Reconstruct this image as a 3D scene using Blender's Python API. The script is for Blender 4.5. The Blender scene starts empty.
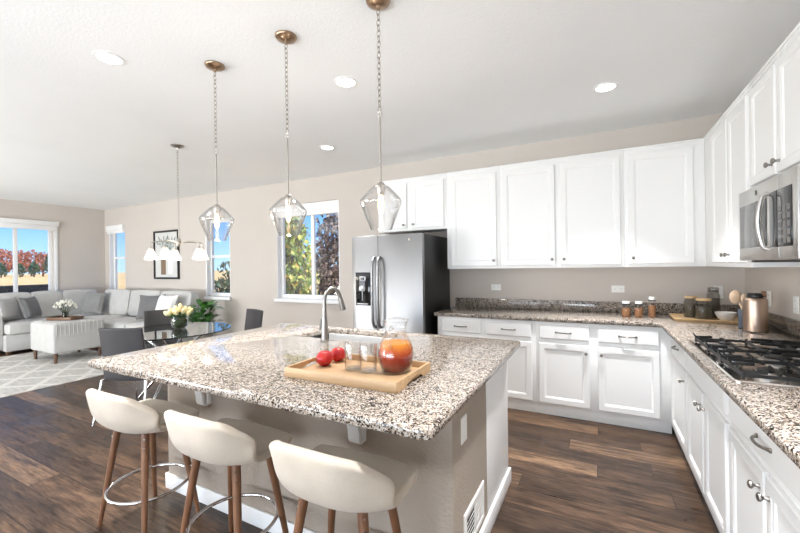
import bpy, bmesh, math, random
from mathutils import Vector, Matrix, Euler

C = bpy.context.scene.collection
S = bpy.context.scene
R = random.Random(7)
PI = math.pi

# ------------------------------------------------------------------ camera
YAW, ROLL, EYE = 0.484, -0.014, 1.405
cs, sn = math.cos(YAW), math.sin(YAW)
cr, sr = math.cos(ROLL), math.sin(ROLL)
right = Vector((cs, sn, 0)); up = Vector((0, 0, 1)); fwd = Vector((-sn, cs, 0))
cam_r = right * cr + up * sr
cam_u = -right * sr + up * cr
cd = bpy.data.cameras.new('camera')
cam = bpy.data.objects.new('camera', cd)
C.objects.link(cam)
cd.sensor_width = 36.0
cd.lens = 36.0 * 379 / 800
cd.clip_start = 0.05
cd.clip_end = 500
cam.matrix_world = Matrix(((cam_r.x, cam_u.x, -fwd.x, 0), (cam_r.y, cam_u.y, -fwd.y, 0),
                           (cam_r.z, cam_u.z, -fwd.z, EYE), (0, 0, 0, 1)))
S.camera = cam

# ------------------------------------------------------------------ colour helpers
def lin(c):
    return tuple((v / 255 / 12.92 if v / 255 <= 0.04045 else ((v / 255 + 0.055) / 1.055) ** 2.4) for v in c) + (1.0,)

# ------------------------------------------------------------------ sky, sun, fill lamps, exposure
W = bpy.data.worlds.new('sky'); S.world = W; W.use_nodes = True
nt = W.node_tree; nt.nodes.clear()
tc = nt.nodes.new('ShaderNodeTexCoord'); sx = nt.nodes.new('ShaderNodeSeparateXYZ')
rp = nt.nodes.new('ShaderNodeValToRGB'); bg = nt.nodes.new('ShaderNodeBackground'); wo = nt.nodes.new('ShaderNodeOutputWorld')
e = rp.color_ramp.elements
e[0].position = 0.0; e[0].color = lin((178, 212, 245))
e[1].position = 0.45; e[1].color = lin((66, 128, 214))
m_ = rp.color_ramp.elements.new(0.10); m_.color = lin((112, 172, 238))
nt.links.new(tc.outputs['Generated'], sx.inputs[0]); nt.links.new(sx.outputs['Z'], rp.inputs[0])
nt.links.new(rp.outputs[0], bg.inputs[0]); nt.links.new(bg.outputs[0], wo.inputs[0])
bg.inputs[1].default_value = 1.25

def lamp(name, kind, loc, energy, color=(1, 1, 1), target=None, **kw):
    d = bpy.data.lights.new(name, kind); d.energy = energy; d.color = color
    for k, v in kw.items(): setattr(d, k, v)
    o = bpy.data.objects.new(name, d); C.objects.link(o); o.location = loc
    if target is not None:
        o.rotation_euler = (Vector(target) - Vector(loc)).to_track_quat('-Z', 'Y').to_euler()
    return o

lamp('sun', 'SUN', (8, -1.6, 9), 5.5, (1, 0.95, 0.86), (0, 0, 0), angle=0.02)
# added unseen area lamps at the rear wall openings, filling the room from behind
DAY = (0.885, 0.95, 1.0)
FILL_W = (0.965, 0.98, 0.98)
lamp('kitchen_fill', 'AREA', (-1.9, -3.05, 1.35), 10, DAY, (-1.9, 4, 1.35), shape='RECTANGLE', size=4.2, size_y=2.1)
lamp('living_fill', 'AREA', (-7.2, -3.05, 1.4), 95, FILL_W, (-7.2, 4, 1.4), shape='RECTANGLE', size=3.3, size_y=1.9)
# added lamps just inside the rear wall, tilted up to brighten the ceiling
lamp('kitchen_up_fill', 'AREA', (-1.9, -2.75, .75), 126, DAY, (-1.9, -.75, 2.6), shape='RECTANGLE', size=4.2, size_y=1.0)
lamp('living_up_fill', 'AREA', (-7.2, -2.75, .75), 165, FILL_W, (-7.2, -.75, 2.6), shape='RECTANGLE', size=3.3, size_y=1.0)
S.view_settings.view_transform = 'Standard'
S.view_settings.look = 'None'
S.view_settings.exposure = 0.47
S.view_settings.gamma = 1.0
S.view_settings.use_curve_mapping = False
S.cycles.max_bounces = 12
S.cycles.diffuse_bounces = 6
S.cycles.glossy_bounces = 5
S.cycles.transparent_max_bounces = 24
S.cycles.sample_clamp_indirect = 6.0
S.cycles.caustics_reflective = False
S.cycles.caustics_refractive = False

# ------------------------------------------------------------------ materials
class NT:
    def __init__(s, name):
        s.m = bpy.data.materials.new(name); s.m.use_nodes = True
        s.t = s.m.node_tree; s.t.nodes.clear()
        s.out = s.n('OutputMaterial')
    def n(s, typ, **kw):
        o = s.t.nodes.new('ShaderNode' + typ)
        for k, v in kw.items(): setattr(o, k, v)
        return o
    def l(s, a, b): s.t.links.new(a, b)
    def obj(s, scale=(1, 1, 1)):
        t = s.n('TexCoord'); m = s.n('Mapping'); m.inputs['Scale'].default_value = scale
        s.l(t.outputs['Object'], m.inputs[0]); return m.outputs[0]
    def noise(s, vec, scale, detail=3, rough=0.5):
        o = s.n('TexNoise'); o.inputs['Scale'].default_value = scale; o.inputs['Detail'].default_value = detail
        o.inputs['Roughness'].default_value = rough
        if vec is not None: s.l(vec, o.inputs['Vector'])
        return o.outputs[0]
    def ramp(s, fac, stops, interp='LINEAR'):
        o = s.n('ValToRGB'); o.color_ramp.interpolation = interp
        el = o.color_ramp.elements
        el[0].position = stops[0][0]; el[0].color = stops[0][1]
        el[1].position = stops[-1][0]; el[1].color = stops[-1][1]
        for p, c in stops[1:-1]:
            q = el.new(p); q.color = c
        s.l(fac, o.inputs[0]); return o.outputs[0]
    def math(s, op, a, b=None):
        o = s.n('Math', operation=op)
        for i, v in enumerate((a, b)):
            if v is None: continue
            if isinstance(v, (int, float)): o.inputs[i].default_value = v
            else: s.l(v, o.inputs[i])
        return o.outputs[0]
    def mix(s, fac, a, b, blend='MIX'):
        o = s.n('MixRGB', blend_type=blend)
        for i, v in enumerate((fac, a, b)):
            if isinstance(v, (int, float)): o.inputs[i].default_value = v
            elif isinstance(v, tuple): o.inputs[i].default_value = v
            else: s.l(v, o.inputs[i])
        return o.outputs[0]
    def bsdf(s, color, rough=0.5, metal=0.0, bump=None, bstr=0.2, bdist=0.01, **kw):
        b = s.n('BsdfPrincipled')
        if isinstance(color, tuple): b.inputs['Base Color'].default_value = color
        else: s.l(color, b.inputs['Base Color'])
        if isinstance(rough, (int, float)): b.inputs['Roughness'].default_value = rough
        else: s.l(rough, b.inputs['Roughness'])
        b.inputs['Metallic'].default_value = metal
        for k, v in kw.items(): b.inputs[k.replace('_', ' ')].default_value = v
        if bump is not None:
            p = s.n('Bump'); p.inputs['Strength'].default_value = bstr; p.inputs['Distance'].default_value = bdist
            s.l(bump, p.inputs['Height']); s.l(p.outputs[0], b.inputs['Normal'])
        s.l(b.outputs[0], s.out.inputs[0]); return b

def plain(name, rgb, rough=0.5, metal=0.0, noise=0.0, nscale=60, bstr=0.1, **kw):
    t = NT(name)
    v = t.obj(); nz = t.noise(v, nscale, 4)
    c = lin(rgb)
    if noise:
        d = tuple(max(0, x * (1 - noise)) for x in c[:3]) + (1,)
        u_ = tuple(min(1, x * (1 + noise)) for x in c[:3]) + (1,)
        col = t.ramp(nz, [(0.3, d), (0.7, u_)])
    else: col = c
    t.bsdf(col, rough, metal, nz if bstr else None, bstr, 0.004, **kw)
    return t.m

def wall_mat(name, rgb, scale=90, bstr=0.25):
    t = NT(name); v = t.obj()
    n1 = t.noise(v, scale, 3, 0.6); n2 = t.noise(v, 1.2, 2)
    c = lin(rgb)
    col = t.ramp(n2, [(0.3, tuple(x * 0.97 for x in c[:3]) + (1,)), (0.7, c)])
    t.bsdf(col, 0.85, 0, n1, bstr, 0.006)
    return t.m

M = {}
M['wall'] = wall_mat('greige_paint', (205, 197, 189))
M['taupe'] = wall_mat('textured_taupe_paint', (164, 152, 139), 70, 0.8)
M['ceiling'] = wall_mat('ceiling_paint', (246, 247, 247), 80, 0.35)
M['trim'] = plain('white_trim_paint', (238, 238, 237), 0.45, bstr=0.0)
M['cabinet'] = plain('white_cabinet_paint', (238, 238, 237), 0.38, nscale=8, bstr=0.0)
M['plate'] = plain('white_plastic', (240, 239, 236), 0.35, bstr=0)
M['slot'] = plain('grey_slots', (120, 118, 115), 0.5, bstr=0)
M['nickel'] = plain('brushed_nickel', (148, 142, 136), 0.28, 1.0, nscale=150, bstr=0.05)
M['silver'] = plain('satin_silver', (186, 180, 172), 0.28, 1.0, nscale=150, bstr=0.05)
M['bronze'] = plain('warm_nickel', (168, 142, 118), 0.3, 1.0, nscale=150, bstr=0.05)
M['chrome'] = plain('chrome', (220, 220, 222), 0.08, 1.0, bstr=0)
M['black'] = plain('black_plastic', (18, 18, 19), 0.4, nscale=200, bstr=0.05)
M['blackglass'] = plain('black_glass', (14, 15, 17), 0.06, bstr=0)
M['iron'] = plain('black_cast_iron', (20, 20, 20), 0.45, nscale=250, bstr=0.3)
M['sidepanel'] = plain('fridge_side_grain', (27, 27, 28), 0.42, nscale=300, bstr=0.15)
M['walnut'] = None

def steel(name, rgb, sc=(2, 2, 160), rough=(0.22, 0.36)):
    t = NT(name); v = t.obj(sc); n = t.noise(v, 6, 4)
    r = t.ramp(n, [(0.3, (rough[0],) * 3 + (1,)), (0.7, (rough[1],) * 3 + (1,))])
    t.bsdf(lin(rgb), r, 1.0, n, 0.03, 0.002)
    return t.m
M['steel'] = steel('stainless_steel', (158, 158, 159), (2, 2, 160), (.34, .48))
M['steel_light'] = steel('stainless_steel_oven', (206, 203, 199), (2, 160, 2), (.26, .38))
M['steel_h'] = steel('stainless_steel_long', (74, 73, 72), (160, 2, 2))
M['faucet'] = steel('brushed_faucet_steel', (150, 148, 145), (160, 160, 2), (.25, .35))
M['copper'] = steel('rose_copper', (196, 172, 154), (2, 2, 220), (0.28, 0.4))

def granite(name):
    t = NT(name); v = t.obj()
    nz = t.noise(v, 90, 2)
    mv = t.mix(0.010, v, nz, 'ADD')
    vo = t.n('TexVoronoi'); vo.inputs['Scale'].default_value = 205; t.l(mv, vo.inputs['Vector'])
    hs = t.n('SeparateColor'); t.l(vo.outputs['Color'], hs.inputs[0])
    big = t.noise(v, 34, 3)
    f = t.math('ADD', hs.outputs[0], t.math('MULTIPLY', t.math('SUBTRACT', big, 0.5), 0.75))
    col = t.ramp(f, [(0.0, lin((22, 19, 18))), (0.17, lin((60, 52, 47))), (0.27, lin((116, 102, 91))), (0.40, lin((160, 143, 126))),
                     (0.55, lin((176, 164, 150))), (0.68, lin((196, 188, 179)))], 'CONSTANT')
    n3 = t.noise(v, 300, 2)
    col = t.mix(0.35, col, t.ramp(n3, [(0.35, lin((140, 130, 122))), (0.65, lin((255, 255, 255)))]), 'MULTIPLY')
    t.bsdf(col, 0.09, 0, None)
    return t.m
M['granite'] = granite('speckled_granite')

def floor_mat():
    t = NT('hand_scraped_plank_floor'); v = t.obj()
    s = t.n('SeparateXYZ'); t.l(v, s.inputs[0])
    PWID, PLEN = 0.175, 1.35
    yr = t.math('DIVIDE', s.outputs[1], PWID); row = t.math('FLOOR', yr)
    wn = t.n('TexWhiteNoise', noise_dimensions='1D'); t.l(row, wn.inputs['W'])
    xo = t.math('ADD', t.math('DIVIDE', s.outputs[0], PLEN), t.math('MULTIPLY', wn.outputs[0], 7.0))
    col_i = t.math('FLOOR', xo)
    cv = t.n('CombineXYZ'); t.l(col_i, cv.inputs[0]); t.l(row, cv.inputs[1])
    w2 = t.n('TexWhiteNoise', noise_dimensions='2D'); t.l(cv.outputs[0], w2.inputs['Vector'])
    fy = t.math('FRACT', yr); fx = t.math('FRACT', xo)
    gy = t.math('LESS_THAN', t.math('MINIMUM', fy, t.math('SUBTRACT', 1.0, fy)), 0.012)
    gx = t.math('LESS_THAN', t.math('MINIMUM', fx, t.math('SUBTRACT', 1.0, fx)), 0.0016)
    gap = t.math('MAXIMUM', gy, gx)
    # grain, shifted plank by plank
    gvec = t.n('VectorMath', operation='ADD'); t.l(v, gvec.inputs[0])
    sc = t.n('VectorMath', operation='SCALE'); t.l(w2.outputs[1], sc.inputs[0]); sc.inputs['Scale'].default_value = 9.0
    t.l(sc.outputs[0], gvec.inputs[1])
    mp = t.n('Mapping'); mp.inputs['Scale'].default_value = (1.6, 17, 1); t.l(gvec.outputs[0], mp.inputs[0])
    g1 = t.noise(mp.outputs[0], 2.2, 6, 0.65)
    mp2 = t.n('Mapping'); mp2.inputs['Scale'].default_value = (2.2, 6, 1); t.l(gvec.outputs[0], mp2.inputs[0])
    g2 = t.noise(mp2.outputs[0], 1.3, 4, 0.6)
    base = t.ramp(w2.outputs[0], [(0.0, lin((62, 48, 38))), (0.35, lin((76, 59, 46))), (0.7, lin((90, 70, 55))), (1.0, lin((116, 94, 74)))])
    tone = t.ramp(g2, [(0.32, (0.5, 0.47, 0.45, 1)), (0.5, (0.95, 0.93, 0.92, 1)), (0.70, (1.45, 1.42, 1.38, 1))])
    grain = t.ramp(g1, [(0.36, (0.42, 0.38, 0.36, 1)), (0.5, (0.98, 0.97, 0.96, 1)), (0.68, (1.4, 1.35, 1.28, 1))])
    c = t.mix(1.0, t.mix(1.0, base, tone, 'MULTIPLY'), grain, 'MULTIPLY')
    mp3 = t.n('Mapping'); mp3.inputs['Scale'].default_value = (5, 70, 1); t.l(gvec.outputs[0], mp3.inputs[0])
    g3 = t.noise(mp3.outputs[0], 2.0, 4, 0.6)
    c = t.mix(1.0, c, t.ramp(g3, [(0.38, (0.62, 0.60, 0.58, 1)), (0.5, (1, 1, 1, 1)), (0.64, (1.3, 1.27, 1.22, 1))]), 'MULTIPLY')
    c = t.mix(gap, c, lin((34, 26, 21)))
    h = t.math('SUBTRACT', t.math('ADD', t.math('MULTIPLY', g1, 0.5), t.math('MULTIPLY', g2, 0.6)), gap)
    r = t.ramp(g2, [(0.3, (0.27,) * 3 + (1,)), (0.7, (0.44,) * 3 + (1,))])
    t.bsdf(c, r, 0, h, 0.3, 0.004, Specular_IOR_Level=0.32)
    return t.m
M['floor'] = floor_mat()

def wood(name, a, b, scale=(3, 30, 30), rough=0.45):
    t = NT(name); v = t.obj(scale); g = t.noise(v, 1.6, 5, 0.6)
    c = t.ramp(g, [(0.3, lin(a)), (0.7, lin(b))])
    t.bsdf(c, rough, 0, g, 0.08, 0.002)
    return t.m
M['walnut'] = wood('walnut_legs', (98, 66, 45), (132, 92, 64), (30, 30, 3))
M['oak'] = wood('pale_oak', (176, 142, 104), (198, 166, 128))
M['board'] = wood('honey_board', (172, 142, 102), (204, 174, 130))
M['traywood'] = wood('brown_tray', (92, 66, 46), (124, 92, 66))
M['darkleg'] = wood('dark_wood', (78, 56, 42), (108, 80, 60), (30, 30, 3))

def fabric(name, a, b, scale=260, bstr=0.35):
    t = NT(name); v = t.obj(); n = t.noise(v, scale, 3); n2 = t.noise(v, 9, 3)
    c = t.mix(0.5, t.ramp(n, [(0.3, lin(a)), (0.7, lin(b))]), t.ramp(n2, [(0.3, lin(a)), (0.7, lin(b))]))
    t.bsdf(c, 0.92, 0, n, bstr, 0.003, Sheen_Weight=0.2)
    return t.m
M['cream'] = fabric('cream_upholstery', (186, 174, 158), (201, 190, 175))
M['sofa'] = fabric('pale_grey_upholstery', (184, 183, 180), (199, 198, 195))
M['ottoman'] = fabric('pale_grey_ribbed_fabric', (180, 179, 176), (196, 195, 192))
M['pillow_l'] = fabric('light_grey_pillow', (176, 175, 172), (190, 189, 186))
M['pillow_m'] = fabric('mid_grey_pillow', (122, 122, 121), (138, 138, 136))
M['pillow_d'] = fabric('dark_grey_pillow', (98, 98, 99), (116, 116, 116))
M['pillow_w'] = fabric('white_pillow', (224, 224, 222), (238, 238, 236))
M['charcoal'] = plain('charcoal_upholstery', (54, 52, 54), 0.6, 0, 0.08, 120, 0.1)

def rug_mat():
    t = NT('trellis_rug'); v = t.obj()
    s = t.n('SeparateXYZ'); t.l(v, s.inputs[0])
    wob = t.noise(v, 7, 2)
    P = 0.62
    def band(sign):
        q = t.math('ADD', t.math('DIVIDE', s.outputs[0], P), t.math('MULTIPLY', t.math('DIVIDE', s.outputs[1], P * 0.8), sign))
        q = t.math('ADD', q, t.math('MULTIPLY', wob, 0.10))
        f = t.math('FRACT', q)
        return t.math('LESS_THAN', t.math('ABSOLUTE', t.math('SUBTRACT', f, 0.5)), 0.085)
    ln = t.math('MAXIMUM', band(1.0), band(-1.0))
    st = t.n('Mapping'); st.inputs['Scale'].default_value = (3, 14, 1); t.l(v, st.inputs[0])
    d = t.noise(st.outputs[0], 2, 5, 0.7)
    fld = t.ramp(d, [(0.35, lin((182, 180, 176))), (0.65, lin((212, 209, 204)))])
    c = t.mix(ln, fld, lin((222, 220, 215)))
    pile = t.noise(v, 180, 2)
    t.bsdf(c, 0.95, 0, pile, 0.4, 0.006)
    return t.m
M['rug'] = rug_mat()

def thin_glass(name, tint=(1, 1, 1), refl=0.5, edge=0.5):
    # a clear sheet: passes light straight through, mirrors more towards grazing angles
    t = NT(name)
    tr = t.n('BsdfTransparent'); tr.inputs[0].default_value = tuple(tint) + (1,)
    gl = t.n('BsdfGlossy'); gl.inputs['Roughness'].default_value = 0.02
    lw = t.n('LayerWeight'); lw.inputs[0].default_value = edge
    f = t.math('MULTIPLY', t.math('POWER', lw.outputs['Facing'], 2.0), refl)
    f = t.math('ADD', f, 0.03)
    mx = t.n('MixShader'); t.l(f, mx.inputs[0]); t.l(tr.outputs[0], mx.inputs[1]); t.l(gl.outputs[0], mx.inputs[2])
    t.l(mx.outputs[0], t.out.inputs[0]); return t.m
M['pane'] = thin_glass('window_pane', (0.97, 0.98, 0.98), 0.25)
M['clear'] = thin_glass('clear_glass', (0.965, 0.965, 0.96), 1.0)
M['shade'] = thin_glass('pendant_glass', (0.985, 0.982, 0.98), 1.0)
M['smoke'] = thin_glass('smoked_glass', (0.62, 0.61, 0.58), 0.6)
M['tabletop'] = thin_glass('table_glass', (0.86, 0.89, 0.88), 0.75)
M['glassedge'] = plain('dark_glass_edge', (22, 30, 30), 0.12, bstr=0)

def emit(name, rgb, strength):
    t = NT(name); em = t.n('Emission'); em.inputs[0].default_value = lin(rgb); em.inputs[1].default_value = strength
    t.l(em.outputs[0], t.out.inputs[0]); return t.m
M['led'] = emit('led_lens', (255, 252, 246), 6.0)
M['filament'] = emit('warm_bulb', (255, 214, 160), 7.0)
M['warmbulb'] = emit('soft_white_bulb', (255, 238, 214), 8.0)

def frosted():
    t = NT('frosted_shade_glass')
    d = t.n('BsdfDiffuse'); d.inputs[0].default_value = (0.85, 0.83, 0.80, 1)
    tl = t.n('BsdfTranslucent'); tl.inputs[0].default_value = (0.9, 0.87, 0.82, 1)
    tr = t.n('BsdfTransparent')
    a = t.n('MixShader'); a.inputs[0].default_value = 0.6; t.l(d.outputs[0], a.inputs[1]); t.l(tl.outputs[0], a.inputs[2])
    b = t.n('MixShader'); b.inputs[0].default_value = 0.5; t.l(a.outputs[0], b.inputs[1]); t.l(tr.outputs[0], b.inputs[2])
    t.l(b.outputs[0], t.out.inputs[0]); return t.m
M['frost'] = frosted()

def juice():
    t = NT('layered_juice'); v = t.obj(); s = t.n('SeparateXYZ'); t.l(v, s.inputs[0])
    n = t.noise(v, 40, 3)
    z = t.math('ADD', s.outputs[2], t.math('MULTIPLY', t.math('SUBTRACT', n, 0.5), 0.02))
    c = t.ramp(t.math('MULTIPLY', z, 7.0), [(0.05, lin((96, 12, 8))), (0.5, lin((140, 30, 14))), (0.72, lin((196, 84, 18))), (0.92, lin((226, 140, 34)))])
    t.bsdf(c, 0.2, 0); return t.m
M['juice'] = juice()

def apple():
    t = NT('red_apple_skin'); v = t.obj(); n = t.noise(v, 26, 4)
    c = t.ramp(n, [(0.3, lin((168, 18, 28))), (0.6, lin((190, 40, 38))), (0.78, lin((204, 104, 64)))])
    t.bsdf(c, 0.25, 0); return t.m
M['apple'] = apple()

def leafy(name, stops, scale=30, rough=0.5):
    t = NT(name); v = t.obj(); n = t.noise(v, scale, 2)
    k = [(0.3 + 0.4 * i / (len(stops) - 1), lin(c)) for i, c in enumerate(stops)]
    t.bsdf(t.ramp(n, k), rough, 0); return t.m
M['leaf_g'] = leafy('green_yellow_leaves', [(52, 76, 34), (110, 138, 60), (170, 180, 92), (226, 184, 96)], 9)
M['leaf_p'] = leafy('plum_leaves', [(50, 36, 40), (96, 72, 72), (140, 118, 112), (190, 180, 170)], 9)
M['leaf_h'] = leafy('houseplant_leaves', [(32, 74, 26), (58, 112, 44), (88, 142, 66)], 12, 0.35)
M['leaf_r'] = leafy('autumn_leaves', [(126, 66, 52), (160, 96, 74), (184, 126, 98)], 1.2)
M['leaf_d'] = leafy('conifer_leaves', [(36, 58, 44), (58, 84, 62), (84, 106, 78)], 1.2)
M['bark'] = plain('bark', (92, 74, 60), 0.9, 0, 0.2, 20, 0.4)
M['field'] = leafy('dry_grass_field', [(186, 148, 92), (214, 178, 118), (228, 198, 142)], 0.6, 0.95)
M['tulip'] = leafy('cream_tulip_petals', [(216, 196, 136), (236, 220, 172), (246, 236, 204)], 20)
M['blossom'] = leafy('white_blossom', [(220, 218, 200), (240, 238, 226), (250, 248, 240)], 20)
M['moss'] = leafy('dark_stem_bundle', [(30, 42, 22), (48, 66, 32), (66, 86, 44)], 40)
M['pot'] = plain('grey_ceramic', (150, 146, 140), 0.6, 0, 0.05, 40, 0.05)
M['bowl'] = plain('grey_white_ceramic', (196, 194, 192), 0.3, bstr=0)
M['spice'] = plain('ground_spice', (168, 118, 80), 0.8, 0, 0.35, 200, 0.3)
M['darkspice'] = plain('dark_beans', (112, 104, 92), 0.7, 0, 0.4, 160, 0.3)
M['slate'] = plain('slate_blue_ceramic', (84, 92, 104), 0.5, 0, 0.05, 60, 0.05)
M['spoon'] = wood('pale_spoon_wood', (196, 166, 136), (218, 192, 164))
M['paper'] = plain('picture_paper', (212, 212, 208), 0.9, bstr=0)
M['ink_l'] = plain('grey_leaf_ink', (136, 146, 142), 0.9, bstr=0)
M['ink_b'] = plain('brown_ink', (132, 112, 92), 0.9, bstr=0)
M['ink_w'] = plain('white_ink', (236, 236, 234), 0.9, bstr=0)
M['outdoor'] = plain('dark_patio_wicker', (44, 42, 44), 0.7, 0, 0.2, 60, 0.3)
M['orange_c'] = plain('weathered_timber', (158, 112, 70), 0.7, 0, 0.2, 20, 0.2)
M['soil'] = plain('soil', (52, 42, 34), 0.95, 0, 0.2, 80, 0.4)
M['gridvent'] = plain('dark_vent_gap', (52, 52, 54), 0.6, bstr=0)
M['burner'] = plain('burner_alloy', (198, 194, 188), 0.32, 1.0, bstr=0.05)
M['cookplate'] = steel('cooktop_steel', (226, 220, 214), (60, 60, 2), (0.1, 0.17))

# ------------------------------------------------------------------ mesh builder
class B:
    def __init__(s): s.b = bmesh.new()
    def box(s, x0, x1, y0, y1, z0, z1, bev=0.0, seg=2):
        vs = [s.b.verts.new((x, y, z)) for x in (x0, x1) for y in (y0, y1) for z in (z0, z1)]
        fs = [(0, 1, 3, 2), (4, 6, 7, 5), (0, 4, 5, 1), (2, 3, 7, 6), (0, 2, 6, 4), (1, 5, 7, 3)]
        F = [s.b.faces.new([vs[i] for i in f]) for f in fs]
        if bev > 0:
            ed = list({e_ for f in F for e_ in f.edges})
            bmesh.ops.bevel(s.b, geom=ed, offset=bev, segments=seg, profile=0.5, affect='EDGES', clamp_overlap=True)
        return s
    def ring(s, pts):
        return [s.b.verts.new(p) for p in pts]
    def bridge(s, a, c, closed=True):
        n = len(a)
        for i in range(n if closed else n - 1):
            j = (i + 1) % n
            try: s.b.faces.new((a[i], a[j], c[j], c[i]))
            except ValueError: pass
    def cap(s, r):
        try: s.b.faces.new(r)
        except ValueError: pass
    def loft(s, rings, cap0=True, cap1=True, closed=True):
        rs = [s.ring(r) for r in rings]
        for a, c in zip(rs, rs[1:]): s.bridge(a, c, closed)
        if cap0: s.cap(rs[0])
        if cap1: s.cap(rs[-1])
        return s
    def lathe(s, prof, c=(0, 0, 0), n=28, cap0=False, cap1=False):
        rings = []
        for r, z in prof:
            rings.append([(c[0] + r * math.cos(2 * PI * i / n), c[1] + r * math.sin(2 * PI * i / n), c[2] + z) for i in range(n)])
        return s.loft(rings, cap0, cap1)
    def tube(s, pts, r, n=10, cap=True):
        pts = [Vector(p) for p in pts]
        rr = r if isinstance(r, (list, tuple)) else [r] * len(pts)
        rings = []; ref = None
        for i, p in enumerate(pts):
            d = (pts[min(i + 1, len(pts) - 1)] - pts[max(i - 1, 0)]).normalized()
            if ref is None:
                ref = d.orthogonal().normalized()
            ref = (ref - d * ref.dot(d)).normalized()
            b2 = d.cross(ref)
            rings.append([p + (ref * math.cos(2 * PI * k / n) + b2 * math.sin(2 * PI * k / n)) * rr[i] for k in range(n)])
        return s.loft(rings, cap, cap)
    def torus(s, c, R0, r, ax='z', n=28, m=8, sx=1.0):
        rs = []
        for i in range(n):
            a = 2 * PI * i / n; pt = []
            for k in range(m):
                q = 2 * PI * k / m
                x, y, z = (R0 + r * math.cos(q)) * math.cos(a) , (R0 + r * math.cos(q)) * math.sin(a), r * math.sin(q)
                if ax == 'x': x, y, z = z, x, y * sx
                elif ax == 'y': x, y, z = x, z, y * sx
                pt.append((c[0] + x, c[1] + y, c[2] + z))
            rs.append(s.ring(pt))
        for i in range(n): s.bridge(rs[i], rs[(i + 1) % n])
        return s
    def ball(s, c, r, sub=2, sc=(1, 1, 1), jit=0.0):
        g = bmesh.ops.create_icosphere(s.b, subdivisions=sub, radius=r)
        for v in g['verts']:
            k = 1 + (R.random() - 0.5) * jit
            v.co = Vector((v.co.x * sc[0] * k, v.co.y * sc[1] * k, v.co.z * sc[2] * k)) + Vector(c)
        return s
    def leaf(s, p, d, ln, wd, bend=0.3, nrm=None):
        d = Vector(d).normalized()
        side = d.cross(nrm or Vector((0, 0, 1)))
        if side.length < 0.05: side = d.orthogonal()
        side.normalize(); upv = side.cross(d)
        p = Vector(p); L = []; K = []
        segs = [(0, .05), (.3, .9), (.6, 1.0), (.85, .55), (1, .02)]
        for tt, w in segs:
            q = p + d * ln * tt - upv * (-bend * ln * tt * (1 - tt)) + Vector((0, 0, -bend * ln * tt * tt * 0.8))
            L.append(s.b.verts.new(q - side * wd * w * 0.5)); K.append(s.b.verts.new(q + side * wd * w * 0.5))
        for i in range(len(segs) - 1):
            s.b.faces.new((L[i], K[i], K[i + 1], L[i + 1]))
    def quadleaf(s, p, size):
        q = Euler((R.uniform(0, 6.3), R.uniform(0, 6.3), R.uniform(0, 6.3))).to_matrix()
        w = size * R.uniform(.6, 1.2)
        vs = [s.b.verts.new(Vector(p) + q @ Vector(v) * w) for v in ((-.5, 0, 0), (0, -.28, .06), (.55, 0, 0), (0, .28, .06))]
        s.b.faces.new(vs)
    def move(s, v):
        for q in s.b.verts: q.co += Vector(v)
        return s
    def build(s, name, mat, parent=None, world=False, angle=38, smooth=True, recalc=True):
        if recalc: bmesh.ops.recalc_face_normals(s.b, faces=s.b.faces[:])
        me = bpy.data.meshes.new(name); o = bpy.data.objects.new(name, me); C.objects.link(o)
        off = Vector((0, 0, 0))
        if world:
            if parent is not None:
                p = parent
                while p is not None: off += p.location; p = p.parent
            else:
                cs_ = [v.co for v in s.b.verts]
                lo = [min(c_[i] for c_ in cs_) for i in range(3)]; hi = [max(c_[i] for c_ in cs_) for i in range(3)]
                off = Vector(((lo[0] + hi[0]) / 2, (lo[1] + hi[1]) / 2, lo[2])); o.location = off
            for v in s.b.verts: v.co -= off
        s.b.to_mesh(me); s.b.free()
        if smooth:
            for p in me.polygons: p.use_smooth = True
            me.set_sharp_from_angle(angle=math.radians(angle))
        if mat is not None: me.materials.append(M[mat] if isinstance(mat, str) else mat)
        if parent is not None: o.parent = parent
        return o

def tag(o, label=None, cat=None, group=None, kind=None):
    if label: o['label'] = label
    if cat: o['category'] = cat
    if group: o['group'] = group
    if kind: o['kind'] = kind
    return o
def thing(name, label, cat, loc=(0, 0, 0), rz=0.0, group=None):
    o = bpy.data.objects.new(name, None); C.objects.link(o)
    o.empty_display_size = 0.1
    o.location = loc; o.rotation_euler = (0, 0, rz)
    return tag(o, label, cat, group)
def struct(o): o['kind'] = 'structure'; return o
def copy_tree(o, parent=None):
    c = o.copy(); C.objects.link(c)
    if parent is not None: c.parent = parent
    for ch in o.children: copy_tree(ch, c)
    return c

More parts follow.
